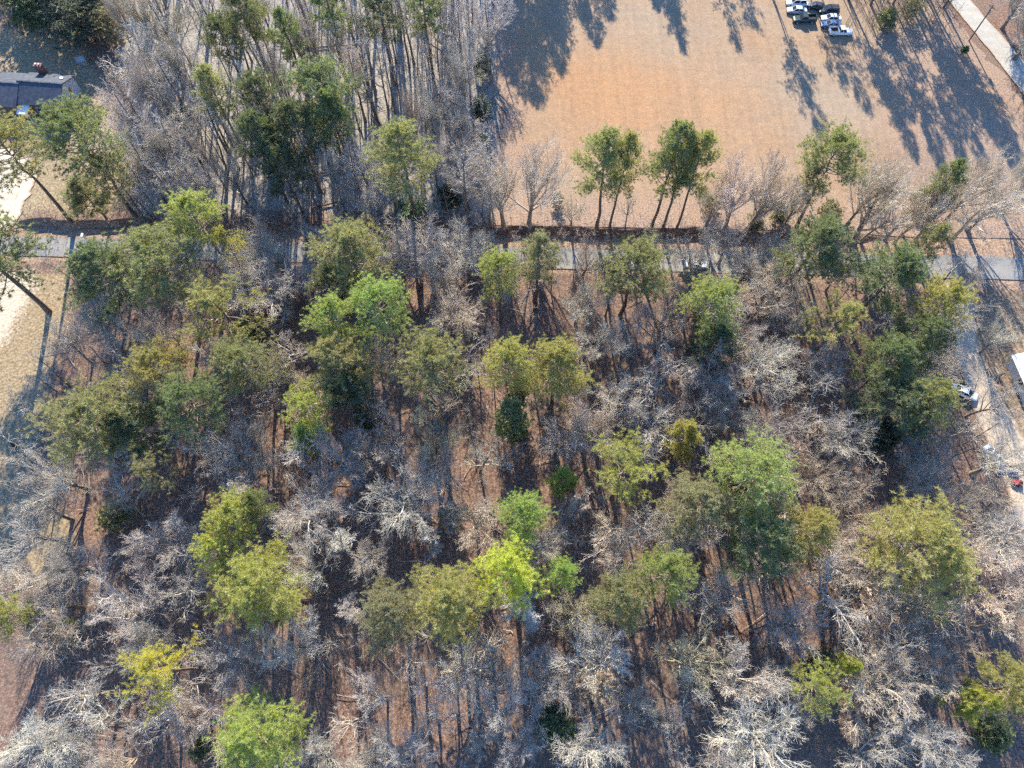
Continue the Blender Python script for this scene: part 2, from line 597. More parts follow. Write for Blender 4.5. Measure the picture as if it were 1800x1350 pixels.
rows = [((x, road_y(x) - 2.6 - 0.0022 * x), (x, road_y(x) + 2.45 + 0.0022 * x)) for x in np.arange(-190, 190, 5)]
sheet('road', rows, M['asphalt'], 0.05, cols=14, wob=0.07, ew=0.35)
lane_r = [ray(u, v, BANK)[:2] for u, v in [(1846, 168), (1796, 102), (1731, 30), (1677, -35), (1613, -110), (1530, -220)]]
sheet('gravel_lane', list(zip(lane_l, lane_r)), M['gravel'], 0.06, cols=12, wob=0.14, ew=1.0)
dl = [on_ground(u, v)[:2] for u, v in [(1655, 497), (1665, 560), (1676, 610), (1698, 690), (1730, 765), (1765, 850), (1790, 930)]]
dr = [on_ground(u, v)[:2] for u, v in [(1712, 498), (1712, 560), (1724, 610), (1757, 690), (1800, 765), (1840, 850), (1865, 930)]]
sheet('driveway', list(zip(dl, dr)), M['drive'], 0.055, cols=14, wob=0.4, ew=1.6)
sl = [ray(u, v, BANK)[:2] for u, v in [(-260, 255), (-260, 275), (-260, 300), (-260, 340), (-260, 380), (-260, 398)]]
sr = [ray(u, v, BANK)[:2] for u, v in [(10, 258), (52, 276), (64, 298), (48, 340), (26, 378), (6, 398)]]
sheet('sand_clearing', list(zip(sl, sr)), M['sand'], 0.05, cols=60, wob=0.9, ew=2.2)
# ------------------------------------------------------------------ tree prototypes
def tree_mesh_stats(v):
    r = np.hypot(v[:, 0], v[:, 1])
    return 2 * np.percentile(r, 97), v[:, 2].max()


def grow(out, r_, p, d, L, rad, lev, P):
    n = P['seg'][lev]
    pts = [p]
    dd = d
    for i in range(n):
        dd = nrm(dd + r_.normal(0, P['wob'][lev], 3) + np.array([0, 0, P['trop'][lev]]))
        pts.append(pts[-1] + dd * L / n)
    pts = np.array(pts)
    tip = P['tip'][lev]
    rr = rad * (1 - (1 - tip) * np.linspace(0, 1, n + 1) ** P.get('tap', 1.0))
    rr = np.maximum(rr, P['minr'])
    out[lev].append((pts, rr))
    if lev + 1 >= len(P['seg']):
        return
    nc = max(1, int(round(P['nc'][lev] * r_.uniform(0.75, 1.25))))
    az = r_.uniform(0, 6.28)
    for k in range(nc):
        t = P['st'][lev] + (1 - P['st'][lev]) * ((k + r_.uniform(0.1, 0.9)) / nc)
        t = min(t, 0.995)
        f = t * n
        i = min(int(f), n - 1)
        q = pts[i] + (pts[i + 1] - pts[i]) * (f - i)
        dr = nrm(pts[i + 1] - pts[i])
        az += 2.4 + r_.normal(0, 0.5)
        a = R(r_.uniform(*P['ang'][lev])) * (1.0 - 0.25 * t)
        L2 = P['len'][lev] * L * (1 - P['sh'][lev] * t) * r_.uniform(0.65, 1.2)
        r2 = min(rad * (1 - (1 - tip) * t) * P['rr'][lev], rad)
        grow(out, r_, q, side(dr, a, az), L2, max(r2, P['minr']), lev + 1, P)


BARE_KINDS = {
    # open, broad crown on heavy limbs
    'broad': dict(H=18, trunk=0.55, r0=0.34, seg=[6, 7, 5, 3, 1], wob=[.06, .12, .13, .15, .15], trop=[.05, .06, .05, .04, .02], tip=[.55, .2, .25, .35, .5],
                  nc=[12, 10, 8, 4], st=[.35, .18, .15, .15], ang=[(36, 70), (25, 52), (24, 52), (22, 50)], len=[.86, .56, .56, .62], sh=[.25, .45, .4, .3], rr=[.64, .58, .5, .5], minr=.0125),
    # vase-shaped, many ascending limbs
    'vase': dict(H=18, trunk=0.42, r0=0.33, seg=[5, 7, 5, 3, 1], wob=[.05, .07, .09, .12, .12], trop=[.05, .1, .08, .05, .02], tip=[.6, .15, .25, .4, .5],
                 nc=[12, 10, 8, 4], st=[.35, .2, .2, .15], ang=[(18, 42), (16, 36), (18, 42), (20, 45)], len=[1.4, .46, .5, .6], sh=[.2, .5, .4, .3], rr=[.55, .5, .5, .6], minr=.0125),
    # forest-grown: long clear bole, crown near the top
    'slim': dict(H=20, trunk=0.86, r0=0.22, seg=[8, 5, 4, 2, 1], wob=[.035, .12, .14, .15, .15], trop=[.06, .1, .06, .04, 0], tip=[.25, .25, .3, .4, .5],
                 nc=[15, 8, 7, 3], st=[.45, .25, .2, .15], ang=[(28, 58), (25, 50), (25, 55), (22, 50)], len=[.17, .52, .58, .6], sh=[.35, .4, .4, .3], rr=[.5, .55, .55, .65], minr=.014),
    # twisted pale limbs, fewer twigs
    'gaunt': dict(H=17, trunk=0.6, r0=0.32, seg=[6, 7, 5, 3, 1], wob=[.08, .15, .16, .17, .16], trop=[.04, .08, .06, .03, 0], tip=[.5, .28, .3, .4, .5],
                  nc=[9, 8, 7, 2], st=[.45, .22, .2, .2], ang=[(38, 72), (28, 60), (28, 60), (25, 55)], len=[.76, .54, .52, .6], sh=[.2, .4, .4, .3], rr=[.66, .6, .55, .5], minr=.0115),
}


def make_bare(kind, seed):
    P = BARE_KINDS[kind]
    r_ = np.random.default_rng(seed)
    out = [[] for _ in P['seg']]
    grow(out, r_, np.array([0, 0, -0.15]), np.array([0, 0, 1.0]), P['H'] * P['trunk'], P['r0'], 0, P)
    # root flare
    out[0][0][1][0] *= 1.35
    tr = tubes(out[0], 7)
    lim = join([tubes(out[1], 5), tubes(out[2], 4)])
    tw = join([tubes(out[3], 3), tubes(out[4], 3)])
    w, h = tree_mesh_stats(np.concatenate([lim[0], tw[0]]))
    nm = 'bare_tree'
    tips = np.array([p[-1] for p, _ in out[4]])
    return dict(trunk=mesh('trunk', *tr), crown=mesh('crown', *join([lim, tw])), w=w, h=h, tips=tips)


def tri_cloud(c, ax, n, ln, wd, r_, spread=1.0, name='needles'):
    """n narrow leaf triangles round every tuft centre c, biased to axis ax"""
    T = len(c)
    d = r_.normal(0, 1, (T, n, 3)) * spread + ax[:, None, :] * 1.0
    d /= np.linalg.norm(d, axis=2, keepdims=True) + 1e-9
    s = r_.normal(0, 1, (T, n, 3))
    s = np.cross(d, s)
    s /= np.linalg.norm(s, axis=2, keepdims=True) + 1e-9
    l = r_.uniform(ln[0], ln[1], (T, n, 1))
    w = r_.uniform(wd[0], wd[1], (T, n, 1))
    b0 = c[:, None, :] + d * l * 0.12
    a = b0 + s * w * 0.5
    b = b0 - s * w * 0.5
    t = c[:, None, :] + d * l
    v = np.stack([a, b, t], 2).reshape(-1, 3)
    f = np.arange(len(v)).reshape(-1, 3)
    return mesh(name, v, None, f, smooth=False)


PINE_KINDS = {
    'dome': dict(H=24, Rc=4.6, cb=.58, n=50, top=.55, gap=.05),
    'oval': dict(H=25, Rc=4.2, cb=.44, n=62, top=.8, gap=.05),
    'sparse': dict(H=22, Rc=4.4, cb=.56, n=30, top=.6, gap=.3),
    'tall': dict(H=27, Rc=3.6, cb=.46, n=54, top=.7, gap=.15),
    'young': dict(H=13, Rc=2.6, cb=.3, n=40, top=1.2, gap=.05),
}


def make_pine(kind, seed):
    P = PINE_KINDS[kind]
    r_ = np.random.default_rng(seed)
    H, Rc, cb = P['H'], P['Rc'], P['cb']
    n = 11
    zz = np.linspace(-0.15, H * 0.97, n)
    sw = np.cumsum(r_.normal(0, 0.09, (n, 2)), 0)
    sw -= sw[0]
    tp = np.stack([sw[:, 0], sw[:, 1], zz], -1)
    rt = 0.27 * (H / 24) * (1 - 0.86 * (np.linspace(0, 1, n) ** 1.2))
    rt[0] *= 1.3
    trunk = [(tp, rt)]
    limbs, subs, cs, axs = [], [], [], []
    az = 0.0
    for i in range(P['n']):
        s = ((i + r_.uniform(0, 1)) / P['n']) ** 0.85
        z = H * (cb + (0.97 - cb) * s)
        az += 2.4 + r_.normal(0, 0.45)
        prof = (1 - s ** 2.2) ** P['top'] * (0.55 + 0.45 * min(1, s / 0.3)) + 0.16
        L = Rc * prof * r_.uniform(0.76, 1.12)
        if r_.uniform() < P['gap']:
            L *= 0.4
        el = R(2 + 55 * s ** 1.3 + r_.normal(0, 8))
        x0 = np.interp(z, zz, tp[:, 0])
        y0 = np.interp(z, zz, tp[:, 1])
        p = np.array([x0, y0, z])
        d = np.array([math.cos(az) * math.cos(el), math.sin(az) * math.cos(el), math.sin(el)])
        pts = [p]
        for k in range(5):
            d = nrm(d + r_.normal(0, 0.1, 3) + np.array([0, 0, 0.07]))
            pts.append(pts[-1] + d * L / 5)
        pts = np.array(pts)
        limbs.append((pts, np.linspace(0.075, 0.02, 6) * (0.6 + 0.4 * L / Rc)))
        nb = max(3, int(9 * L / Rc + 2))
        a2 = r_.uniform(0, 6.28)
        for k in range(nb):
            t = 0.3 + 0.7 * (k + r_.uniform(0, 1)) / nb
            f = min(t, .99) * 5
            j = int(f)
            q = pts[j] + (pts[j + 1] - pts[j]) * (f - j)
            dd = nrm(pts[j + 1] - pts[j])
            a2 += 2.4
            sdv = side(dd, R(r_.uniform(25, 65)), a2)
            sdv = nrm(sdv + np.array([0, 0, 0.25]))
            l2 = L * r_.uniform(0.18, 0.36) + 0.25
            e = q + sdv * l2
            subs.append((np.array([q, (q + e) / 2 + r_.normal(0, .04, 3), e]), np.array([.025, .018, .014])))
            for m_ in (0.4, 0.62, 0.82, 1.0):
                if r_.uniform() < 0.92:
                    cs.append(q + (e - q) * m_ + r_.normal(0, .17, 3))
                    axs.append(nrm(sdv * 0.6 + np.array([0, 0, 0.7])))
        cs.append(pts[-1])
        axs.append(nrm(d + np.array([0, 0, 0.5])))
    for k in range(6):
        cs.append(tp[-1] + r_.normal(0, .25, 3))
        axs.append(np.array([0, 0, 1.0]))
    # a few dead stubs below the crown
    for k in range(7):
        z = H * r_.uniform(cb * 0.6, cb)
        a = r_.uniform(0, 6.28)
        p = np.array([np.interp(z, zz, tp[:, 0]), np.interp(z, zz, tp[:, 1]), z])
        e = p + np.array([math.cos(a), math.sin(a), r_.uniform(-.2, .3)]) * r_.uniform(.5, 1.7)
        limbs.append((np.linspace(p, e, 6), np.linspace(.03, .012, 6)))
    cs, axs = np.array(cs), np.array(axs)
    fol = tri_cloud(cs, axs, 24, (.2, .5), (.035, .07), r_, 0.85)
    lim = join([tubes(limbs, 5), tubes(subs, 3)])
    w, h = tree_mesh_stats(cs)
    return dict(trunk=mesh('trunk', *tubes(trunk, 8)), limbs=mesh('limbs', *lim), crown=fol, w=w + 0.7, h=h)


def make_bush(kind, seed):
    """broad-leaved evergreen: many small leaf faces on a branching frame"""
    r_ = np.random.default_rng(seed)
    H, Rc, n = dict(column=(13, 1.9, 70), shrub=(4.5, 2.3, 46), tree=(12, 4.2, 95))[kind]
    limbs, cs, axs = [], [], []
    stem = [(np.array([[0, 0, -.1], [r_.normal(0, .1), r_.normal(0, .1), H * .5], [0, 0, H * .93]]), np.array([.16, .1, .03]) * H / 11)]
    for i in range(n):
        s = r_.uniform(0.05, 1) ** 0.9
        a = i * 2.4 + r_.normal(0, .4)
        prof = {'column': (1 - s ** 2.5) ** .6 * (.7 + .3 * s) + .12, 'shrub': math.sqrt(max(0, 1 - (s * 1.02 - .15) ** 2)) * (1 - .35 * s), 'tree': math.sqrt(max(.02, 1 - ((s - .42) / .6) ** 2))}[kind]
        L = Rc * prof * r_.uniform(.6, 1.15)
        el = R(r_.uniform(5, 40))
        p = np.array([0, 0, H * (.06 + .86 * s)])
        d = np.array([math.cos(a) * math.cos(el), math.sin(a) * math.cos(el), math.sin(el)])
        pts = np.array([p, p + d * L * .5 + r_.normal(0, .1, 3), p + d * L + np.array([0, 0, .1 * L])])
        limbs.append((pts, np.array([.05, .03, .015]) * (H / 11) ** .5))
        for k in range(9):
            t = r_.uniform(.35, 1.05)
            cs.append(p + d * L * t + r_.normal(0, .09 * Rc + .12, 3))
            axs.append(nrm(d + np.array([0, 0, .8])))
    cs, axs = np.array(cs), np.array(axs)
    cs[:, 2] = np.maximum(cs[:, 2], .2)
    fol = tri_cloud(cs, axs, 15, (.15, .5), (.10, .19), r_, 1.1, 'leaves')
    w, h = tree_mesh_stats(cs)
    return dict(trunk=mesh('trunk', *tubes(stem, 6)), limbs=mesh('limbs', *tubes(limbs, 3)), crown=fol, w=w + .5, h=h)


BARE = {k: [make_bare(k, 100 + 17 * i + j) for j in range(c)] for i, (k, c) in enumerate([('broad', 5), ('vase', 3), ('slim', 4), ('gaunt', 3)])}
PINE = {k: [make_pine(k, 300 + 13 * i + j) for j in range(c)] for i, (k, c) in enumerate([('dome', 4), ('oval', 4), ('sparse', 2), ('tall', 3), ('young', 2)])}
BUSH = {k: [make_bush(k, 500 + 7 * i + j) for j in range(c)] for i, (k, c) in enumerate([('column', 2), ('shrub', 3), ('tree', 2)])}
# two trees that keep their tan dead leaves through winter
for k, i in (('slim', 3), ('broad', 4)):
    pr = BARE[k][i]
    c = pr['tips'][rng.permutation(len(pr['tips']))[:1300]]
    pr['leafy'] = tri_cloud(c, np.tile([[0, 0, -.4]], (len(c), 1)), 3, (.12, .24), (.08, .14), rng, 1.0, 'leaves')

TREES = []          # (x, y) of every trunk, to keep them apart
PLACED = []         # dicts for the labels


def put_tree(name, pr, x, y, wm, hm, rz, tint, bark, props, parts, zoff=0.0):
    z = float(gz(x, y)) - 0.05
    s = wm / pr['w']
    r = empty(name, (x, y, z), rz, (s, s, hm / pr['h']), **props)
    for pn, me, mt, colr in parts(pr, tint, bark):
        if len(me.materials) == 0:
            me.materials.append(mt)
        o = bpy.data.objects.new(pn, me)
        o.parent = crown if pn in ('branches', 'leaves') else r
        if pn == 'crown':
            crown = o
        if pn == 'branches':
            o['kind'] = 'stuff'
        o.color = (*colr, 1)
        COL.objects.link(o)
    TREES.append((x, y, wm))
    return r


def pine_parts(pr, tint, bark):
    return [('trunk', pr['trunk'], M['pine_bark'], bark), ('crown', pr['crown'], M['needles'], tint), ('branches', pr['limbs'], M['pine_bark'], tuple(b * 1.8 for b in bark))]


def bush_parts(pr, tint, bark):
    return [('trunk', pr['trunk'], M['bare_bark'], bark), ('crown', pr['crown'], M['leaves'], tint), ('branches', pr['limbs'], M['bare_bark'], bark)]


def bare_parts(pr, tint, bark):
    L = [('trunk', pr['trunk'], M['bare_bark'], bark), ('crown', pr['crown'], M['twig'], tint)]
    if 'leafy' in pr:
        L.append(('leaves', pr['leafy'], M['leaves'], (0.42, 0.29, 0.16)))
    return L


TINT = {
    'yellow': (0.59, 0.59, 0.12), 'bright': (0.47, 0.49, 0.145), 'fresh': (0.355, 0.42, 0.155), 'olive': (0.425, 0.405, 0.16),
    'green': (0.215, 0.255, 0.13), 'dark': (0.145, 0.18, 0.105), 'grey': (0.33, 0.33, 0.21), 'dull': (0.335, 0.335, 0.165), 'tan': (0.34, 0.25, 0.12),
}


def spot(u, v, frac, h):
    """trunk foot of a tree of height h whose crown middle (at frac*h) is seen at u, v"""
    z0 = 0.0
    for _ in range(4):
        x, y, t = ray(u, v, z0 + frac * h)
        z0 = float(gz(x, y))
    return float(x), float(y), t


# (u, v) middle of the crown, crown width in photo pixels, height m, kind, tint, label
PINES = [
    (455, 1030, 150, 23, 'oval', 'bright', 'large bright yellow-green pine of the lower left trio'),
    (376, 968, 84, 20, 'dome', 'bright', 'small bright pine left of the large lower-left pine'),
    (412, 902, 92, 21, 'dome', 'bright', 'bright round pine topmost of the lower left trio'),
    (450, 885, 60, 19, 'dome', 'green', 'dark green pine tucked behind the bright round pine'),
    (282, 1170, 128, 20, 'sparse', 'yellow', 'sparse yellow-green pine among white limbs at lower left'),
    (458, 1290, 145, 21, 'oval', 'bright', 'olive-yellow pine cut by the bottom edge'),
    (903, 1000, 118, 25, 'oval', 'yellow', 'brightest yellow pine in the bottom centre row'),
    (800, 1052, 135, 24, 'oval', 'olive', 'tall olive pine left of the brightest yellow pine'),
    (692, 1075, 120, 22, 'oval', 'grey', 'dull grey-olive pine ending the centre row'),
    (990, 1008, 58, 20, 'tall', 'fresh', 'narrow green pine right of the brightest yellow pine'),
    (920, 905, 90, 22, 'dome', 'fresh', 'bright green pine behind the bottom centre row'),
    (1165, 1005, 104, 22, 'dome', 'fresh', 'fresh green pine of the lower right pair'),
    (1090, 1052, 104, 22, 'oval', 'dull', 'olive pine of the lower right pair'),
    (1100, 825, 122, 21, 'sparse', 'bright', 'pale yellow-green pine right of the centre'),
    (1335, 828, 145, 25, 'dome', 'fresh', 'broad fresh green dome pine right of centre'),
    (1340, 945, 135, 20, 'oval', 'green', 'dark green pine below the fresh green dome'),
    (1230, 885, 115, 21, 'oval', 'grey', 'dull olive pine left of the fresh green dome'),
    (1425, 935, 94, 22, 'oval', 'olive', 'yellow-olive pine right of the dark green pine'),
    (1635, 952, 188, 24, 'oval', 'olive', 'huge round olive pine near the right edge'),
    (1440, 1205, 88, 19, 'sparse', 'bright', 'sparse bright yellow pine at the lower right'),
    (1485, 1172, 44, 15, 'young', 'bright', 'tiny bright pine beside the sparse yellow pine'),
    (1703, 1232, 68, 17, 'young', 'bright', 'small fresh green pine near the bottom right corner'),
    (1788, 1212, 105, 22, 'oval', 'olive', 'olive pine cut by the right edge'),
    (1200, 766, 62, 18, 'young', 'olive', 'small yellow-olive pine above the fresh green dome'),
    (990, 842, 50, 15, 'young', 'fresh', 'small green pine in the middle of the bare wood'),
    (12, 1078, 66, 18, 'oval', 'olive', 'olive pine cut by the left edge'),
    (264, 825, 78, 18, 'sparse', 'grey', 'pale sparse pine below the big left clump'),
    (160, 725, 165, 23, 'dome', 'dull', 'broad olive pine at the left of the big clump'),
    (336, 705, 122, 24, 'dome', 'green', 'green dome pine in front of the big left clump'),
    (275, 648, 115, 22, 'dome', 'olive', 'olive pine at the back of the big left clump'),
    (428, 640, 104, 22, 'dome', 'dull', 'olive pine at the right of the big left clump'),
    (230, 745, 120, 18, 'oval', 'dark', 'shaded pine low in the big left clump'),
    (382, 535, 158, 22, 'sparse', 'olive', 'flat-topped olive pine left of the road gap'),
    (190, 480, 130, 24, 'oval', 'green', 'left one of the paired left roadside pines'),
    (268, 450, 150, 25, 'dome', 'dull', 'right one of the paired left roadside pines'),
    (345, 375, 92, 25, 'dome', 'fresh', 'bright green pine just over the left bend of road'),
    (395, 425, 60, 20, 'sparse', 'olive', 'small leaning yellow-green pine over the road'),
    (622, 448, 135, 22, 'oval', 'dull', 'bushy olive pine beside the dark stretch of road'),
    (590, 490, 90, 16, 'oval', 'green', 'lower green pine in front of the bushy olive pine'),
    (586, 556, 88, 24, 'dome', 'fresh', 'left one of the two glossy green dome pines'),
    (667, 535, 108, 26, 'dome', 'fresh', 'right one of the two glossy green dome pines'),
    (590, 635, 112, 23, 'oval', 'dull', 'dark-bottomed olive pine below the glossy domes'),
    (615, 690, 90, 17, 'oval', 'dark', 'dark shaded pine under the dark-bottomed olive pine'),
    (540, 712, 84, 19, 'sparse', 'bright', 'pale yellow-green pine left of the dark-bottomed pine'),
    (540, 765, 66, 13, 'young', 'fresh', 'low green pine under the pale yellow-green pine'),
    (766, 635, 132, 24, 'dome', 'dull', 'lone olive pine with long dark trunk'),
    (892, 640, 92, 24, 'dome', 'olive', 'left one of the joined pines above the picture centre'),
    (978, 645, 114, 24, 'oval', 'olive', 'right one of the joined pines above the picture centre'),
    (878, 475, 78, 23, 'dome', 'fresh', 'vivid green pine on a thin trunk by the road'),
    (946, 452, 76, 24, 'tall', 'grey', 'grey-green slender pine standing before the road'),
    (1115, 465, 122, 22, 'dome', 'dull', 'dull green pine covering the road right of centre'),
    (1080, 490, 60, 17, 'sparse', 'grey', 'faint pine under the dull green roadside pine'),
    (1256, 530, 106, 23, 'dome', 'fresh', 'bright green dome pine below the silver car'),
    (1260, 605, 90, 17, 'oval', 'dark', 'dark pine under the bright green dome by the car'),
    (1428, 432, 130, 23, 'oval', 'green', 'dense olive pine over the road on the right'),
    (1572, 482, 124, 24, 'oval', 'green', 'topmost pine of the dark right-hand clump'),
    (1484, 562, 106, 22, 'sparse', 'olive', 'flat yellow-olive pine left in the right-hand clump'),
    (1660, 535, 92, 24, 'dome', 'olive', 'yellow-rimmed pine right in the right-hand clump'),
    (1620, 605, 106, 22, 'oval', 'green', 'inner pine of the dark right-hand clump'),
    (1560, 640, 100, 21, 'oval', 'green', 'lower left pine of the dark right-hand clump'),
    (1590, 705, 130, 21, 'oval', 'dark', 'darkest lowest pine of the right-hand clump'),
    (1635, 700, 90, 23, 'dome', 'dull', 'right-hand clump pine above the sandy driveway'),
    (1642, 425, 56, 16, 'oval', 'grey', 'grey-green pine at the road right of the dense pine'),
    (730, 300, 118, 27, 'tall', 'dull', 'solitary straight pine at the edge of the far wood'),
    (560, 150, 125, 27, 'dome', 'green', 'highest broad pine of the far wood group'),
    (522, 225, 92, 25, 'oval', 'dark', 'front pine of the far wood group'),
    (455, 245, 84, 25, 'oval', 'dark', 'dark left pine of the far wood group'),
    (458, 165, 84, 26, 'dome', 'dark', 'upper left pine of the far wood group'),
    (590, 205, 80, 25, 'tall', 'green', 'right-hand pine of the far wood group'),
    (500, 300, 84, 20, 'oval', 'dark', 'low dark pine in front of the far wood group'),
    (388, 62, 66, 24, 'dome', 'dark', 'blue-green pine near the top left'),
    (378, 165, 66, 23, 'oval', 'grey', 'pale pine left of the far wood group'),
    (432, 25, 86, 25, 'oval', 'green', 'olive pine touching the top edge on the left'),
    (505, 60, 60, 24, 'tall', 'green', 'thin pine above the far wood group'),
    (575, 12, 70, 25, 'tall', 'green', 'first pine along the top edge above the far wood'),
    (668, 16, 76, 26, 'tall', 'dark', 'second pine along the top edge above the far wood'),
    (745, 8, 66, 26, 'tall', 'green', 'third pine along the top edge above the far wood'),
    (50, 228, 140, 28, 'dome', 'dull', 'left one of the two tall pines below the house'),
    (150, 262, 136, 28, 'dome', 'green', 'right one of the two tall pines below the house'),
    (190, 300, 90, 22, 'sparse', 'grey', 'open-crowned pine beside the two tall yard pines'),
    (150, 340, 80, 12, 'young', 'grey', 'low bushy pine on the bank below the yard'),
    (48, 432, 160, 28, 'oval', 'dull', 'tall pine at the left edge with long shadow'),
    (1064, 310, 104, 27, 'oval', 'dull', 'stout pine first from left along the field'),
    (1112, 285, 62, 26, 'tall', 'dull', 'pale slim pine second along the field'),
    (1180, 290, 88, 28, 'oval', 'green', 'tallest pine third along the field'),
    (1214, 285, 66, 27, 'tall', 'dull', 'pine fourth along the field'),
    (1258, 285, 76, 27, 'oval', 'dull', 'slanting pine fifth along the field'),
    (1466, 292, 116, 25, 'dome', 'dull', 'dense round pine right of the middle of the field'),
    (1425, 315, 60, 20, 'sparse', 'grey', 'thin pine left of the dense round field pine'),
    (1662, 318, 58, 22, 'oval', 'green', 'small dark pine at the right end of the field'),
]
# trunk feet that the photograph shows directly: label -> (u, v)
FEET = {'tall pine at the left edge with long shadow': (86, 548), 'left one of the two tall pines below the house': (125, 388),
        'right one of the two tall pines below the house': (246, 388), 'solitary straight pine at the edge of the far wood': (733, 402),
        'stout pine first from left along the field': (1047, 408), 'pale slim pine second along the field': (1070, 408), 'tallest pine third along the field': (1143, 408),
        'pine fourth along the field': (1163, 408), 'slanting pine fifth along the field': (1187, 408), 'dense round pine right of the middle of the field': (1400, 398)}
REFS = []
for i, (u, v, w, h, k, t, lab) in enumerate(PINES):
    pr = PINE[k][i % len(PINE[k])]
    fr_ = 0.5 * (PINE_KINDS[k]['cb'] + 1.0)
    if lab in FEET:
        x, y, z, dep = on_ground(*FEET[lab])
        dep -= 20
    else:
        x, y, dep = spot(u, v, fr_, h)
    wm = 1.2 * w * dep / FPX
    tv = np.array(TINT[t]) * rng.uniform(0.95, 1.06, 3) * rng.uniform(0.92, 1.1)
    b = rng.uniform(0.8, 1.2)
    put_tree('pine_tree', pr, x, y, wm, h * rng.uniform(.97, 1.03), rng.uniform(0, 6.28), tuple(tv), (b, b, b), dict(label=lab, category='pine tree', group='pine trees in the woods and along the road'), pine_parts)
    REFS.append((u, v, lab))

# broad-leaved evergreens and shrubs
BUSHES = [
    (900, 740, 66, 18, 'column', 'green', 'dark columnar evergreen below the joined centre pines'),
    (915, 690, 40, 11, 'column', 'dark', 'shorter columnar evergreen behind the dark columnar one'),
    (130, 32, 120, 11, 'tree', 'dark', 'dark rounded evergreen behind the house'),
    (60, 20, 90, 10, 'tree', 'dark', 'left dark evergreen behind the house'),
    (95, -15, 120, 14, 'tree', 'dark', 'tall dark evergreen cut by the top edge behind the house'), (20, -5, 110, 13, 'tree', 'dark', 'dark evergreen in the top left corner'), (165, -5, 90, 12, 'tree', 'green', 'evergreen at the top edge right of the tall dark one'),
    (195, 42, 80, 9, 'tree', 'dull', 'olive evergreen right of the dark ones behind house'),
    (322, 205, 44, 5, 'shrub', 'dark', 'dark round evergreen left of the far wood pines'),
    (848, 118, 34, 7, 'column', 'green', 'upper dark evergreen on the wood edge by the field'),
    (846, 190, 40, 7, 'column', 'dark', 'middle dark evergreen on the wood edge by the field'),
    (842, 250, 36, 6, 'column', 'dark', 'lowest dark evergreen on the wood edge by the field'),
    (790, 345, 56, 6, 'shrub', 'dark', 'dark evergreen right of the solitary straight pine'),
    (720, 372, 70, 5, 'shrub', 'green', 'green evergreen at the foot of the solitary straight pine'),
    (975, 1272, 84, 6, 'shrub', 'green', 'low evergreen in the shade at the bottom centre'),
    (355, 1312, 60, 5, 'shrub', 'green', 'low dark evergreen near the bottom left'),
    (1555, 760, 90, 6, 'shrub', 'dark', 'low evergreen below the darkest right-hand pine'),
    (1285, 845, 60, 6, 'shrub', 'dark', 'shaded evergreen left under the fresh green dome'),
    (1440, 1170, 70, 6, 'shrub', 'green', 'low evergreen above the sparse bright yellow pine'),
    (640, 745, 50, 5, 'shrub', 'dark', 'low evergreen under the dark shaded centre pine'),
    (1745, 1290, 70, 6, 'shrub', 'green', 'low evergreen in the bottom right corner'),
    (200, 905, 70, 5, 'shrub', 'dull', 'greyish evergreen in the left shade'),
    (110, 1110, 56, 4, 'shrub', 'olive', 'yellowish bush on the left clay patch'),
    (430, 580, 60, 6, 'shrub', 'dull', 'low evergreen under the flat-topped olive pine'),
    (980, 350, 30, 3, 'shrub', 'grey', 'pale green bush by the big bare field tree'),
    (1330, 390, 40, 3.5, 'shrub', 'grey', 'pale green bush at the foot of the field'),
    (1375, 372, 46, 4, 'shrub', 'grey', 'grey-green bush left of the dense field pine'),
    (1460, 370, 52, 4, 'shrub', 'grey', 'pale green bush right of the dense field pine'),
    (1250, 355, 36, 3.5, 'shrub', 'grey', 'pale green bush right of the field pines'),
    (1620, 350, 44, 4, 'shrub', 'grey', 'grey-green bush by the small dark field pine'),
    (1697, 88, 16, 2.4, 'shrub', 'dark', 'small dark bush at the foot of the utility pole'),
    (1560, 30, 44, 5, 'shrub', 'dull', 'dark bush right of the parked cars'),
    (1606, 12, 44, 6, 'tree', 'grey', 'evergreen between parked cars and gravel lane'),
]
for i, (u, v, w, h, k, t, lab) in enumerate(BUSHES):
    pr = BUSH[k][i % len(BUSH[k])]
    x, y, dep = spot(u, v, 0.55, h)
    tv = np.array(TINT[t]) * rng.uniform(0.85, 1.1, 3)
    put_tree('evergreen_tree' if k != 'shrub' else 'evergreen_shrub', pr, x, y, w * dep / FPX, h, rng.uniform(0, 6.28), tuple(tv), (.6, .55, .5), dict(label=lab, category='evergreen', group='broad-leaved evergreens'), bush_parts)

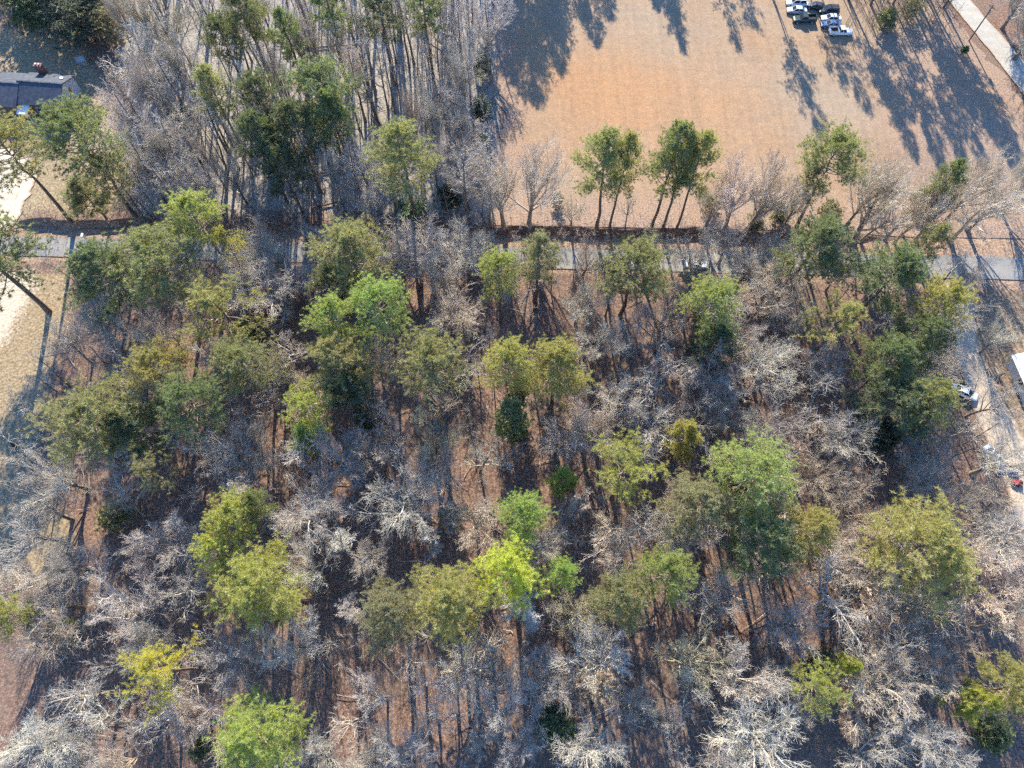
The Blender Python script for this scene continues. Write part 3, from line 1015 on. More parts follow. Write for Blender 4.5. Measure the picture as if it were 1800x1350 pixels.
# tall trees at and beyond the far end of the field, whose long shadows lie on it: (tip of the shadow u, v), height, width, kind
TIPS = [(945, 190, 28, 12, 'dome'), (905, 150, 27, 11, 'oval'), (985, 135, 26, 10, 'oval'), (925, 105, 27, 12, 'oval'), (950, 130, 27, 11, 'oval'), (890, 85, 27, 10, 'oval'), (985, 80, 26, 10, 'oval'), (965, 60, 27, 10, 'dome'), (868, 188, 22, 5, 'tall'), (905, 40, 27, 9, 'oval'),
        (1052, 85, 26, 8, 'oval'), (1028, 40, 25, 8, 'dome'), (1078, 40, 25, 7, 'tall'), (1205, 98, 27, 7, 'tall'), (1192, 48, 27, 8, 'oval'), (1158, 25, 24, 6, 'tall'), (1300, 95, 24, 6, 'sparse'), (1332, 60, 22, 6, 'sparse'),
        (1450, 248, 30, 9, 'sparse'), (1425, 175, 24, 6, 'sparse'), (1530, 205, 27, 7, 'sparse'), (1490, 160, 24, 7, 'sparse'),
        (1612, 285, 28, 7, 'tall'), (1655, 298, 28, 7, 'tall'), (1695, 285, 27, 7, 'oval'), (1735, 300, 28, 8, 'tall'), (1775, 290, 29, 8, 'oval'), (1800, 305, 28, 7, 'tall'),
        (1640, 225, 27, 8, 'sparse'), (1590, 228, 26, 7, 'tall'), (1560, 180, 26, 7, 'sparse'), (1715, 215, 27, 8, 'tall'), (1750, 245, 27, 8, 'oval'), (1690, 160, 26, 8, 'tall'), (1610, 140, 25, 8, 'sparse')]
inview = []
for i, (u, v, h, w, k) in enumerate(TIPS):
    x, y, z, _ = on_ground(u, v)
    L_ = h / math.tan(SUN_EL)
    x, y = x + math.sin(SUN_AZ) * L_, y + math.cos(SUN_AZ) * L_
    o = put_tree('pine_tree', PINE[k][i % len(PINE[k])], x, y, w, h, i * 1.3, TINT['dull'], (1, 1, 1), dict(label='pine beyond the top edge whose shadow falls on the field', category='pine tree', group='tall pines at the far end of the field'), pine_parts)
    uu, vv, _ = pix(x, y, z)
    if vv > 4:
        inview.append((uu, o))
for i, (u, v, h, w) in enumerate([(40, 112, 22, 9), (92, 95, 23, 9), (135, 85, 22, 8), (5, 95, 22, 9), (70, 60, 22, 9), (165, 120, 20, 7)]):
    x, y, z, _ = on_ground(u, v)
    L_ = h / math.tan(SUN_EL)
    put_tree('pine_tree', PINE['oval'][i % 4], x + math.sin(SUN_AZ) * L_, y + math.cos(SUN_AZ) * L_, w, h, i * 1.7, TINT['green'], (1, 1, 1), dict(label='pine beyond the top edge whose shadow falls behind the house', category='pine tree', group='pines beyond the house'), pine_parts)
inview.sort(key=lambda t: t[0])
for i, (_, o) in enumerate(inview):
    o['label'] = ['first', 'second', 'third', 'fourth', 'fifth', 'sixth', 'seventh', 'eighth', 'ninth', 'tenth', 'eleventh', 'twelfth', 'thirteenth', 'last'][min(i, 13)] + ' pine trunk at the top edge, counted from the parked cars rightward'

# ------------------------------------------------------------------ bare trees
# hand-placed: (u, v) crown middle, width px, height, kind, tone
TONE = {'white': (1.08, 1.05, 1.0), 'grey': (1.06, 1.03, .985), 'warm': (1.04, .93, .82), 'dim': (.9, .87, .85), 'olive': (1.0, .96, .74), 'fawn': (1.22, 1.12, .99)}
HB = [
    (700, 890, 128, 16, 'broad', 'white'), (650, 972, 66, 12, 'broad', 'white'), (835, 905, 96, 15, 'broad', 'warm'), (770, 940, 60, 13, 'slim', 'grey'),
    (1062, 1165, 120, 16, 'broad', 'white'), (660, 1225, 84, 16, 'broad', 'white'), (735, 1200, 84, 15, 'gaunt', 'white'), (760, 1270, 76, 14, 'gaunt', 'white'),
    (880, 1255, 84, 15, 'broad', 'grey'), (860, 1180, 80, 15, 'vase', 'grey'), (700, 1330, 110, 15, 'broad', 'grey'), (622, 1330, 34, 9, 'gaunt', 'white'),
    (1500, 1055, 170, 19, 'gaunt', 'white'), (1545, 1020, 150, 18, 'broad', 'warm'), (1555, 1215, 140, 17, 'broad', 'warm'), (1330, 1285, 150, 17, 'broad', 'white'),
    (1235, 1205, 80, 15, 'gaunt', 'white'), (1295, 1190, 100, 16, 'vase', 'grey'), (1370, 1200, 70, 14, 'broad', 'grey'), (1180, 1260, 60, 13, 'broad', 'grey'),
    (1040, 1330, 110, 14, 'broad', 'grey'), (1550, 1320, 110, 15, 'gaunt', 'grey'), (1660, 1310, 90, 15, 'broad', 'grey'), (1660, 1180, 100, 16, 'vase', 'warm'),
    (1255, 1080, 120, 16, 'gaunt', 'warm'), (1100, 930, 100, 15, 'gaunt', 'warm'), (1180, 940, 76, 14, 'broad', 'grey'), (1010, 900, 70, 14, 'slim', 'warm'),
    (1440, 825, 96, 15, 'broad', 'warm'), (1500, 900, 110, 16, 'vase', 'warm'), (1480, 960, 90, 15, 'broad', 'warm'), (1620, 845, 100, 15, 'gaunt', 'white'),
    (1700, 880, 90, 15, 'vase', 'dim'), (1780, 940, 120, 17, 'broad', 'white'), (1760, 1030, 130, 18, 'vase', 'warm'), (1790, 1090, 90, 17, 'broad', 'warm'),
    (1775, 800, 90, 15, 'vase', 'grey'), (1765, 690, 80, 16, 'gaunt', 'grey'), (1770, 585, 50, 12, 'vase', 'grey'), (1715, 478, 66, 11, 'broad', 'grey'),
    (1705, 745, 60, 12, 'gaunt', 'grey'), (1690, 1080, 90, 15, 'gaunt', 'dim'), (1790, 880, 90, 18, 'gaunt', 'warm'), 
    (210, 1040, 100, 15, 'gaunt', 'white'), (225, 1090, 120, 15, 'broad', 'white'), (310, 1030, 90, 14, 'gaunt', 'grey'), (145, 1215, 110, 16, 'gaunt', 'white'),
    (160, 1275, 110, 15, 'gaunt', 'white'), (55, 1300, 120, 16, 'broad', 'white'), (355, 1270, 110, 15, 'vase', 'grey'), (265, 1275, 100, 15, 'gaunt', 'white'),
    (550, 1320, 90, 15, 'broad', 'white'), (520, 1140, 100, 16, 'vase', 'grey'), (400, 1160, 90, 15, 'broad', 'dim'), (95, 830, 104, 15, 'vase', 'grey'),
    (55, 935, 110, 16, 'gaunt', 'white'), (205, 880, 96, 14, 'gaunt', 'white'), (30, 1010, 90, 16, 'vase', 'white'), (60, 1120, 110, 15, 'broad', 'warm'),
    (120, 990, 90, 15, 'broad', 'dim'), (300, 935, 100, 15, 'broad', 'dim'), (250, 980, 90, 14, 'broad', 'dim'), (545, 910, 110, 16, 'broad', 'grey'),
    (540, 990, 100, 16, 'vase', 'grey'), (515, 790, 110, 15, 'gaunt', 'white'), (600, 800, 110, 15, 'broad', 'dim'), (440, 790, 80, 14, 'broad', 'grey'),
    (190, 605, 110, 14, 'gaunt', 'white'), (330, 780, 80, 13, 'gaunt', 'white'), (520, 610, 80, 14, 'gaunt', 'grey'), (470, 500, 110, 15, 'broad', 'grey'),
    (460, 395, 70, 14, 'gaunt', 'white'), (430, 450, 70, 13, 'broad', 'white'), (530, 415, 60, 12, 'gaunt', 'white'), (510, 480, 80, 13, 'broad', 'dim'),
    (250, 580, 90, 13, 'broad', 'dim'), (1160, 690, 120, 16, 'gaunt', 'white'), (1090, 700, 80, 15, 'broad', 'grey'), (1330, 760, 90, 15, 'broad', 'dim'),
    (1360, 640, 100, 16, 'broad', 'white'), (1450, 680, 110, 16, 'gaunt', 'white'), (1490, 760, 90, 16, 'broad', 'grey'), (1400, 730, 80, 15, 'gaunt', 'grey'),
    (1340, 450, 100, 12, 'broad', 'grey'), (1280, 425, 80, 11, 'broad', 'grey'), (750, 430, 110, 13, 'broad', 'grey'), (700, 410, 90, 12, 'gaunt', 'grey'),
    (820, 425, 90, 12, 'broad', 'grey'), (770, 490, 100, 14, 'broad', 'warm'), (690, 460, 70, 13, 'broad', 'grey'), (820, 560, 70, 13, 'slim', 'warm'),
    (1020, 520, 80, 15, 'vase', 'grey'), (1170, 560, 90, 16, 'vase', 'warm'), (1330, 540, 90, 16, 'gaunt', 'warm'), (1380, 500, 90, 15, 'broad', 'warm'),
    (1400, 570, 90, 15, 'slim', 'olive'), (1050, 590, 80, 16, 'vase', 'grey'), (690, 780, 80, 15, 'vase', 'warm'), (760, 820, 90, 15, 'broad', 'warm'),
    (840, 800, 80, 14, 'gaunt', 'grey'), (1010, 770, 90, 15, 'broad', 'grey'), (1060, 760, 70, 15, 'vase', 'warm'), (1250, 700, 80, 15, 'broad', 'dim'),
    (250, 110, 130, 15, 'vase', 'grey'), (300, 180, 110, 15, 'vase', 'grey'), (240, 230, 120, 15, 'vase', 'grey'), (290, 300, 110, 15, 'broad', 'grey'),
    (330, 250, 100, 15, 'gaunt', 'dim'), (280, 40, 110, 14, 'vase', 'olive'), (210, 170, 90, 14, 'vase', 'grey'), (345, 330, 80, 14, 'broad', 'grey'),
    (780, 170, 100, 16, 'broad', 'white'), (810, 100, 90, 15, 'vase', 'grey'), (780, 40, 100, 16, 'vase', 'grey'), (850, 40, 80, 15, 'vase', 'grey'),
    (800, 250, 90, 14, 'broad', 'grey'), (820, 310, 110, 16, 'broad', 'white'), (640, 290, 100, 16, 'broad', 'grey'), (650, 350, 90, 14, 'gaunt', 'white'),
    (1830, 45, 110, 13, 'vase', 'dim'), (1860, 120, 90, 13, 'vase', 'dim'), (1805, -10, 90, 13, 'vase', 'dim'),
    (600, 425, 80, 12, 'broad', 'grey'), (660, 440, 80, 12, 'broad', 'warm'), (725, 462, 80, 12, 'broad', 'grey'), (800, 455, 80, 12, 'broad', 'grey'), (1225, 440, 80, 11, 'broad', 'grey'), (1310, 468, 80, 12, 'broad', 'grey'), (1370, 455, 70, 11, 'gaunt', 'grey'), (1030, 450, 60, 11, 'vase', 'warm'),
    (1640, 790, 80, 13, 'broad', 'dim'), (1600, 1120, 90, 15, 'broad', 'dim'), (1400, 1090, 90, 15, 'broad', 'dim'), (975, 1190, 80, 14, 'broad', 'dim'),
    (920, 1300, 90, 14, 'broad', 'dim'), (1120, 1240, 70, 14, 'broad', 'dim'), (600, 1080, 70, 15, 'slim', 'dim'), (590, 950, 70, 15, 'slim', 'grey'),
]
# along the field the feet are in view: (foot u, v), width px, height, kind, tone
HF = [
    (930, 404, 120, 19, 'vase', 'warm', 'big vase-shaped bare tree at the left foot of the field'), (886, 404, 84, 17, 'vase', 'warm', 'bare tree left of the big vase-shaped field tree'),
    (862, 390, 50, 13, 'vase', 'grey', 'thin bare tree on the wood corner by the field'), (1003, 408, 40, 8, 'vase', 'warm', 'small bare sapling between field tree and field pines'),
    (1097, 408, 40, 11, 'gaunt', 'white', 'thin pale crooked bare tree between the field pines'), (1235, 411, 60, 12, 'vase', 'grey', 'first bare tree right of the field pines'),
    (1270, 412, 80, 15, 'vase', 'grey', 'second bare tree right of the field pines'), (1308, 412, 86, 16, 'vase', 'grey', 'third bare tree right of the field pines'),
    (1324, 414, 56, 12, 'vase', 'warm', 'short bare tree right of the third field tree'), (1368, 412, 60, 14, 'vase', 'grey', 'bare tree left of the dense round field pine'),
    (1487, 398, 84, 17, 'vase', 'white', 'pale bare tree just right of the dense round field pine'), (1500, 425, 100, 18, 'vase', 'white', 'multi-stemmed pale bare tree leaning right over the field'),
    (1512, 424, 90, 15, 'gaunt', 'white', 'low leaning bare tree beside the multi-stemmed one'), (1557, 420, 70, 14, 'vase', 'grey', 'bare tree midway between the two right field pines'),
    (1572, 426, 70, 16, 'vase', 'grey', 'bare tree left of the small dark field pine'), (1610, 420, 84, 16, 'vase', 'warm', 'bare tree under the small dark field pine'),
    (1655, 396, 100, 17, 'vase', 'white', 'broad bare tree right of the small dark field pine'), (1672, 425, 120, 18, 'gaunt', 'white', 'widest bare tree above the right end of the road'),
    (1700, 405, 80, 14, 'vase', 'grey', 'bare tree farthest right along the field foot'), (1760, 375, 80, 13, 'vase', 'warm', 'bare tree at the right edge below the field'),
]
BTREES = []


def put_bare(u, v, x, y, wm, h, k, tone, label=None, leafy=False):
    ch = BARE[k]
    if k == 'slim':
        wm = min(wm, rng.uniform(5.0, 7.0))
    i = int(rng.integers(len(ch)))
    if 'leafy' in ch[i] and not leafy and rng.uniform() < 0.75:
        i = (i + 1) % len(ch)
    t = np.array(TONE[tone]) * rng.uniform(.78, 1.08) * rng.uniform(.975, 1.025, 3)
    b = t * (rng.uniform(.38, .6) if v < 420 and tone != 'fawn' else rng.uniform(.5, .85))  # far trunks toned down, their shaded side put into the bark colour
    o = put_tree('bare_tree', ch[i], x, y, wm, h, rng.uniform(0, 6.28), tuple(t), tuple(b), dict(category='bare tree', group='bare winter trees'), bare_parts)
    if label:
        o['label'] = label
    BTREES.append(dict(o=o, u=u, v=v, wm=wm, k=k, tone=tone, leafy='leafy' in ch[i], label=label))


for (u, v, w, h, k, tone) in HB:
    x, y, dep = spot(u, v, 0.68, h)
    put_bare(u, v, x, y, 1.33 * w * dep / FPX, h, k, tone)
for (u, v, w, h, k, tone, lab) in HF:
    x, y, z, dep = on_ground(u, v)
    h *= 1.18
    uu, vv, kk = pix(x, y, z + .65 * h)
    put_bare(uu, vv, x, y, 1.3 * w * (dep - 10) / FPX, h, k, 'fawn', lab)

# clearings that stay open
CLEAR = [px_poly(p) for p in (
    [(-400, 395), (600, 402), (1500, 425), (2100, 430), (2100, 505), (1500, 492), (600, 470), (-400, 460)],
    [(-400, 470), (118, 478), (125, 560), (100, 640), (88, 760), (60, 850), (120, 890), (128, 960), (110, 1010), (60, 1055), (-400, 1060)],
    [(-400, 30), (60, 50), (150, 75), (195, 140), (225, 230), (240, 395), (-400, 395)],
    [(875, -400), (880, 200), (868, 410), (2100, 440), (2100, 170), (1800, 160), (1690, 20), (1600, -100), (1400, -400)],
    [(1655, -60), (1725, -60), (1830, 90), (2000, 250), (1800, 200)],
    [(1650, 495), (1900, 495), (1900, 560), (1760, 600), (1800, 700), (1830, 800), (1740, 780), (1690, 690), (1660, 600)],
)]


def is_clear(x, y):
    X1, Y1 = np.array([x]), np.array([y])
    return any(sdist(X1, Y1, p)[0] > -0.4 for p in CLEAR)


def far_enough(x, y, d):
    a = np.array(TREES)
    return np.min(np.hypot(a[:, 0] - x, a[:, 1] - y)) > d


def fill(n, ur, vr, kinds, hr, wr, tones, dmin):
    got = tries = 0
    while got < n and tries < 4000:
        tries += 1
        u, v = rng.uniform(*ur), rng.uniform(*vr)
        x, y, z, dep = on_ground(u, v)
        # even density on the ground, not in the picture
        if rng.uniform() > (dep / 205.0) ** 3 * 1.6:
            continue
        if is_clear(x, y) or not far_enough(x, y, dmin):
            continue
        h = rng.uniform(*hr)
        k = kinds[int(rng.integers(len(kinds)))]
        uu, vv, kk = pix(x, y, z + .7 * h)
        if not (-30 < uu < 1830 and -30 < vv < 1380):
            continue
        put_bare(uu, vv, x, y, rng.uniform(*wr), h, k, tones[int(rng.integers(len(tones)))])
        got += 1


fill(52, (235, 880), (-40, 400), ['slim', 'slim', 'vase', 'broad'], (16, 22), (5, 9), ['grey', 'dim', 'grey', 'warm'], 2.6)
fill(84, (90, 1620), (488, 1500), ['broad', 'broad', 'broad', 'gaunt', 'vase', 'slim'], (10, 18), (7.5, 12.5), ['grey', 'white', 'warm', 'grey', 'olive', 'dim'], 2.6)

# ---- labels for the bare trees: where each stands in the picture next to a pine one can find
ORD = ['nearest', 'second', 'third', 'fourth', 'fifth', 'sixth', 'seventh', 'eighth', 'ninth', 'tenth']
DIR = ['right of', 'up-right of', 'above', 'up-left of', 'left of', 'down-left of', 'below', 'down-right of']
buckets = {}
for b in BTREES:
    if b['label']:
        continue
    d = [math.hypot(b['u'] - u, b['v'] - v) for u, v, _ in REFS]
    j = int(np.argmin(d))
    u, v, lab = REFS[j]
    a = math.atan2(v - b['v'], b['u'] - u)
    q = int(round(a / (math.pi / 4))) % 8
    buckets.setdefault((q, lab), []).append((d[j], b))
for (q, lab), lst in buckets.items():
    lst.sort(key=lambda t: t[0])
    for i, (_, b) in enumerate(lst):
        look = {'slim': 'slim', 'vase': 'upright', 'broad': 'broad', 'gaunt': 'crooked'}[b['k']]
        if b['wm'] < 4.4:
            look = 'small'
        o_ = '' if len(lst) == 1 else ORD[min(i, 9)] + ' '
        b['o']['label'] = f"{o_}{look} bare tree {DIR[q]} {lab}"
        b['label'] = b['o']['label']

# ------------------------------------------------------------------ the rest of the bare wood, past the three hundred above
LITE = dict(H=17, trunk=0.8, r0=0.17, seg=[6, 4, 2, 1], wob=[.05, .16, .2, .2], trop=[.06, .08, .05, .0], tip=[.3, .3, .4, .5], nc=[10, 6, 4], st=[.45, .25, .2],
            ang=[(30, 65), (28, 60), (28, 60)], len=[.34, .5, .55], sh=[.35, .4, .4], rr=[.5, .55, .6], minr=.015)


LITE_FAR = dict(LITE, trunk=.86, r0=.25, len=[.2, .5, .55], nc=[11, 5, 3])


def lite_tree(seed, LITE=LITE):
    r_ = np.random.default_rng(seed)
    out = [[] for _ in LITE['seg']]
    grow(out, r_, np.array([0, 0, -.1]), np.array([0, 0, 1.0]), LITE['H'] * LITE['trunk'], LITE['r0'], 0, LITE)
    v, q = join([tubes(out[0], 5), tubes(out[1], 4), tubes(out[2], 3), tubes(out[3], 3)])
    w, h = tree_mesh_stats(v)
    dark = np.zeros(len(q), np.int32)
    dark[:LITE['seg'][0] * 5] = 1                                  # the bole takes the bark with its sunless side painted in
    return v, q, w, h, dark


LITES = [lite_tree(800 + i) for i in range(6)]
FARS = [lite_tree(850 + i, LITE_FAR) for i in range(6)]


def rest_of_wood(name, n, ur, vr, hr, wr, label, seed, tone, dmin, pool=LITES):
    r_ = np.random.default_rng(seed)
    parts, darks, tries = [], [], 0
    while len(parts) < n and tries < n * 40:
        tries += 1
        u, v = r_.uniform(*ur), r_.uniform(*vr)
        x, y, z, dep = on_ground(u, v)
        if r_.uniform() > (dep / 205.0) ** 3 * 1.6 or is_clear(x, y) or not far_enough(x, y, dmin):
            continue
        vv, q, w, h, dk = pool[int(r_.integers(6))]
        hh, ww, a = r_.uniform(*hr), r_.uniform(*wr), r_.uniform(0, 6.28)
        c, s_ = math.cos(a) * ww / w, math.sin(a) * ww / w
        nv = np.stack([vv[:, 0] * c - vv[:, 1] * s_ + x, vv[:, 0] * s_ + vv[:, 1] * c + y, vv[:, 2] * hh / h + z], -1)
        parts.append((nv, q))
        darks.append(dk)
        TREES.append((x, y, ww))
    me = mesh(name, *join(parts))
    me.polygons.foreach_set('material_index', np.concatenate(darks))
    o = add(name, me, M['twig'], kind='stuff', label=label, category='bare trees')
    me.materials.append(M['bole'])
    o.color = (*tone, 1)


rest_of_wood('far_bare_wood', 165, (225, 880), (-150, 400), (15, 22), (3.5, 6), 'mass of slim bare trees in the wood beyond the road', 31, (1.12, 1.1, 1.1), 1.4, FARS)
rest_of_wood('near_bare_wood', 125, (90, 1700), (495, 1500), (8, 16), (5, 9), 'mass of lesser bare trees in the wood before the road', 32, (1.0, .96, .93), 1.5)
rest_of_wood('lane_bare_wood', 26, (1720, 2000), (-120, 150), (10, 15), (5, 8), 'mass of bare trees right of the gravel lane', 33, (.8, .78, .8), 2.0)

# ------------------------------------------------------------------ thickets: saplings and brush nobody could count
def thicket(name, n, ur, vr, hr, twn, label, seed, tone, rad, dens=1.0, clear=True):
    r_ = np.random.default_rng(seed)
    stems, tw = [], []
    got = tries = 0
    while got < n and tries < n * 30:
        tries += 1
        u, v = r_.uniform(*ur), r_.uniform(*vr)
        x, y, z, dep = on_ground(u, v)
        if r_.uniform() > (dep / 205.0) ** 3 * 1.6:
            continue
        if clear and vnoise(np.array(x), np.array(y), 0.12, seed) < -0.35:
            continue
        if clear and is_clear(x, y):
            continue
        h = r_.uniform(*hr) * r_.uniform(.7, 1)
        p = np.array([x, y, z - .1])
        lean = np.array([r_.normal(0, .07), r_.normal(0, .07), 1.0])
        pts = [p]
        for k in range(4):
            lean = nrm(lean + r_.normal(0, .05, 3))
            pts.append(pts[-1] + lean * h / 4)
        pts = np.array(pts)
        r0 = rad * (h / 10) * r_.uniform(.7, 1.3)
        stems.append((pts, np.linspace(r0, r0 * .3, 5)))
        for k in range(int(twn * r_.uniform(.6, 1.3))):
            t = r_.uniform(.35, 1.0)
            f = min(t, .99) * 4
            j = int(f)
            q = pts[j] + (pts[j + 1] - pts[j]) * (f - j)
            a = r_.uniform(0, 6.28)
            d = nrm(np.array([math.cos(a), math.sin(a), r_.uniform(.2, 1.1)]))
            l = h * r_.uniform(.08, .22)
            e = q + d * l
            tw.append((np.array([q, e]), np.array([.016, .01])))
            for m_ in range(2):
                d2 = nrm(d + r_.normal(0, .5, 3))
                q2 = q + d * l * r_.uniform(.3, .8)
                tw.append((np.array([q2, q2 + d2 * l * .55]), np.array([.012, .009])))
        got += 1
    me = mesh(name, *join([tubes(stems, 4), tubes(tw, 3)]))
    o = add(name, me, M['twig'], kind='stuff', label=label, category='thicket')
    o.color = (*tone, 1)


thicket('sapling_thicket', 580, (60, 1720), (492, 1520), (3, 11), 20, 'tangle of thin bare saplings filling the wood before the road', 21, (.85, .82, .8), .06)
thicket('pole_thicket', 330, (235, 885), (-60, 402), (7, 16), 12, 'dense thin poles and saplings of the wood beyond the road', 22, (.5, .47, .45), .1)
thicket('roadside_brush', 420, (850, 1800), (368, 432), (1.4, 5.0), 14, 'low leafless brush along the foot of the field', 23, (1.0, .93, .88), .05, clear=False)
thicket('bank_brush', 200, (20, 880), (372, 400), (1.2, 5.0), 14, 'low dark brush on the road bank at the left', 24, (.6, .57, .55), .06, clear=False)
thicket('verge_brush', 170, (870, 1560), (398, 424), (.8, 2.6), 14, 'dark brush on the road bank below the field', 27, (.62, .56, .52), .05, clear=False)
thicket('road_brush', 230, (160, 1620), (462, 505), (3, 8), 16, 'leafless brush along the near side of the road', 28, (1.0, .97, .94), .06, clear=False)
thicket('corner_thicket', 170, (1485, 1665), (-60, 60), (4, 9), 18, 'grey brown brush right of the parked cars', 29, (.5, .45, .4), .13, clear=False)
thicket('lane_thicket', 130, (1500, 1900), (-60, 130), (3, 8), 16, 'grey brush either side of the gravel lane', 25, (.85, .82, .84), .06)
thicket('yard_thicket', 50, (1640, 1950), (500, 1150), (2, 8), 16, 'leafless brush around the yard at the right edge', 26, (1.0, .95, .9), .06, clear=False)

# ------------------------------------------------------------------ dead wood lying on the forest floor
r_ = np.random.default_rng(77)
sticks = []
while len(sticks) < 620:
    u, v = (r_.uniform(90, 1720), r_.uniform(490, 1400)) if len(sticks) % 4 else (r_.uniform(240, 870), r_.uniform(0, 398))
    x, y, z, dep = on_ground(u, v)
    if is_clear(x, y):
        continue
    a, l = r_.uniform(0, 6.28), r_.uniform(1.2, 5.5)
    d = np.array([math.cos(a), math.sin(a), 0]) * l / 3
    p0 = np.array([x, y, z + .1])
    pts = np.array([p0 + d * k + np.array([r_.normal(0, .12), r_.normal(0, .12), r_.uniform(0, .25)]) for k in range(4)])
    rr_ = r_.uniform(.03, .1)
    sticks.append((pts, np.linspace(rr_, rr_ * .4, 4)))
o = add('fallen_branches', mesh('fallen_branches', *tubes(sticks, 4)), M['twig'], kind='stuff', label='dead branches scattered over the leaf litter of the woods', category='dead wood')
o.color = (.85, .78, .72, 1)

# ------------------------------------------------------------------ buildings
M['roof_shingle'] = plain('grey_shingles', (0.075, 0.085, 0.11), 0.9, 0.4, 1.3)
M['siding'] = plain('pale_siding', (0.62, 0.64, 0.66), 0.7, 0.08, 1.0)
M['white_metal'] = plain('white_roof_metal', (0.72, 0.72, 0.70), 0.45, 0.1, 0.6)
M['brick'] = plain('chimney_brick', (0.22, 0.11, 0.08), 0.95, 0.35, 6.0)
M['eave_shade_wall'] = plain('brown_eave_shade', (0.13, 0.085, 0.07), 0.95, 0.3, 5.0)  # dark brown wall colour holds the shade under the eaves
M['rust_board'] = plain('orange_board', (0.50, 0.22, 0.11), 0.85, 0.25, 3.0)
M['dark_glass'] = plain('dark_glass', (0.03, 0.035, 0.045), 0.12, 0.2, 1.0)
M['trim'] = plain('white_trim', (0.74, 0.74, 0.73), 0.6, 0.06, 2.0)
M['wood'] = plain('grey_timber', (0.30, 0.25, 0.20), 0.9, 0.3, 4.0)
M['pole_wood'] = plain('pole_timber', (0.13, 0.105, 0.085), 0.9, 0.25, 3.0)
M['galv'] = plain('galvanised_metal', (0.48, 0.51, 0.55), 0.45, 0.12, 2.0, 0.3)
M['black'] = plain('black_rubber', (0.022, 0.022, 0.024), 0.8, 0.2, 4.0)
M['tarp_blue'] = plain('blue_tarp', (0.04, 0.07, 0.24), 0.6, 0.3, 2.0)
M['red_paint'] = plain('red_paint', (0.50, 0.03, 0.03), 0.35, 0.12, 2.0)
M['grey_tarp'] = plain('grey_tarp', (0.38, 0.42, 0.42), 0.7, 0.2, 2.0)


def bx(name, mat, parent, *b):
    return add(name, mesh(name, *join([box(*q) for q in b]), smooth=False), mat, parent)


def poly_mesh(name, verts, faces, mat, parent):
    me = bpy.data.meshes.new(name)
    used = sorted({i for f in faces for i in f})
    new = {o: i for i, o in enumerate(used)}
    me.from_pydata([tuple(map(float, verts[i])) for i in used], [], [tuple(new[i] for i in f) for f in faces])
    me.update()
    return add(name, me, mat, parent)


def slab(name, mat, parent, a, b, c, d, t=0.14):
    """thick sheet through four corners (a roof slope)"""
    p = np.array([a, b, c, d], float)
    n = np.cross(p[1] - p[0], p[3] - p[0])
    n = n / np.linalg.norm(n) * t
    if n[2] < 0:
        n = -n
    return poly_mesh(name, list(p) + list(p + n), [(0, 1, 2, 3), (4, 7, 6, 5), (0, 4, 5, 1), (1, 5, 6, 2), (2, 6, 7, 3), (3, 7, 4, 0)], mat, parent)


def gable_block(root, x0, x1, y0, y1, eave, ridge, wall_m, roof_m, over=0.35, sides=None):
    """gabled block, ridge along local x"""
    ym = (y0 + y1) / 2
    v = [(x0, y0, -.2), (x1, y0, -.2), (x1, y1, -.2), (x0, y1, -.2), (x0, y0, eave), (x1, y0, eave), (x1, y1, eave), (x0, y1, eave), (x0, ym, ridge), (x1, ym, ridge)]
    f = [(0, 1, 5, 4), (2, 3, 7, 6), (1, 2, 6, 9, 5), (3, 0, 4, 8, 7)]
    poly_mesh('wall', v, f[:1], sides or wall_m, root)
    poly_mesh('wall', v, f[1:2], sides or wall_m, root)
    poly_mesh('gable_wall', v, f[2:3], wall_m, root)
    poly_mesh('gable_wall', v, f[3:], wall_m, root)
    k = (ridge - eave) / (ym - y0)
    xa, xb = x0 - over, x1 + over
    r1 = slab('roof_slope', roof_m, root, (xa, y0 - over, eave - k * over + .03), (xb, y0 - over, eave - k * over + .03), (xb, ym, ridge + .03), (xa, ym, ridge + .03))
    r2 = slab('roof_slope', roof_m, root, (xa, ym, ridge + .03), (xb, ym, ridge + .03), (xb, y1 + over, eave - k * over + .03), (xa, y1 + over, eave - k * over + .03))
    bx('ridge_cap', roof_m, r1, ((xa + xb) / 2, ym, ridge + .19, xb - xa, .3, .07))
    return r1, r2


hx, hy, hz, _ = on_ground(116, 205)
house = empty('house', (hx + .6, hy - .3, hz), R(-5.5), (1.07, 1.07, 1.07), label='low grey-roofed house with pale gable end at the top left', category='house')
r1, r2 = gable_block(house, -8.8, 0, 0, 7.8, 3.3, 5.0, M['siding'], M['roof_shingle'], sides=M['eave_shade_wall'])
gable_block(house, -24, -8.9, -0.9, 7.6, 3.1, 4.8, M['eave_shade_wall'], M['roof_shingle'])
for y, z in ((1.75, 1.6), (4.9, 2.6)):
    w_ = bx('window', M['trim'], house, (0.03, y, z, .08, 1.0, 1.35))
    bx('shutter_board', M['rust_board'], w_, (0.085, y, z, .05, .8, 1.1))
for x in (-2.0, -5.0):
    w_ = bx('window', M['trim'], house, (x, -.03, 1.6, 1.1, .08, 1.3))
    bx('pane', M['dark_glass'], w_, (x, -.08, 1.6, .9, .04, 1.1))
dr_ = bx('door', M['rust_board'], house, (-7.4, -.03, 1.0, .95, .08, 2.0))
bx('handle', M['galv'], dr_, (-7.05, -.09, 1.0, .06, .06, .12))
por = empty('porch', (0, 0, 0))
por.parent = house
slab('porch_roof', M['white_metal'], por, (-8.6, -2.2, 2.35), (-6.3, -2.2, 2.35), (-6.3, -.02, 2.85), (-8.6, -.02, 2.85), .08)
bx('porch_post', M['trim'], por, (-8.45, -2.05, 1.15, .12, .12, 2.4))
bx('porch_post', M['trim'], por, (-6.45, -2.05, 1.15, .12, .12, 2.4))
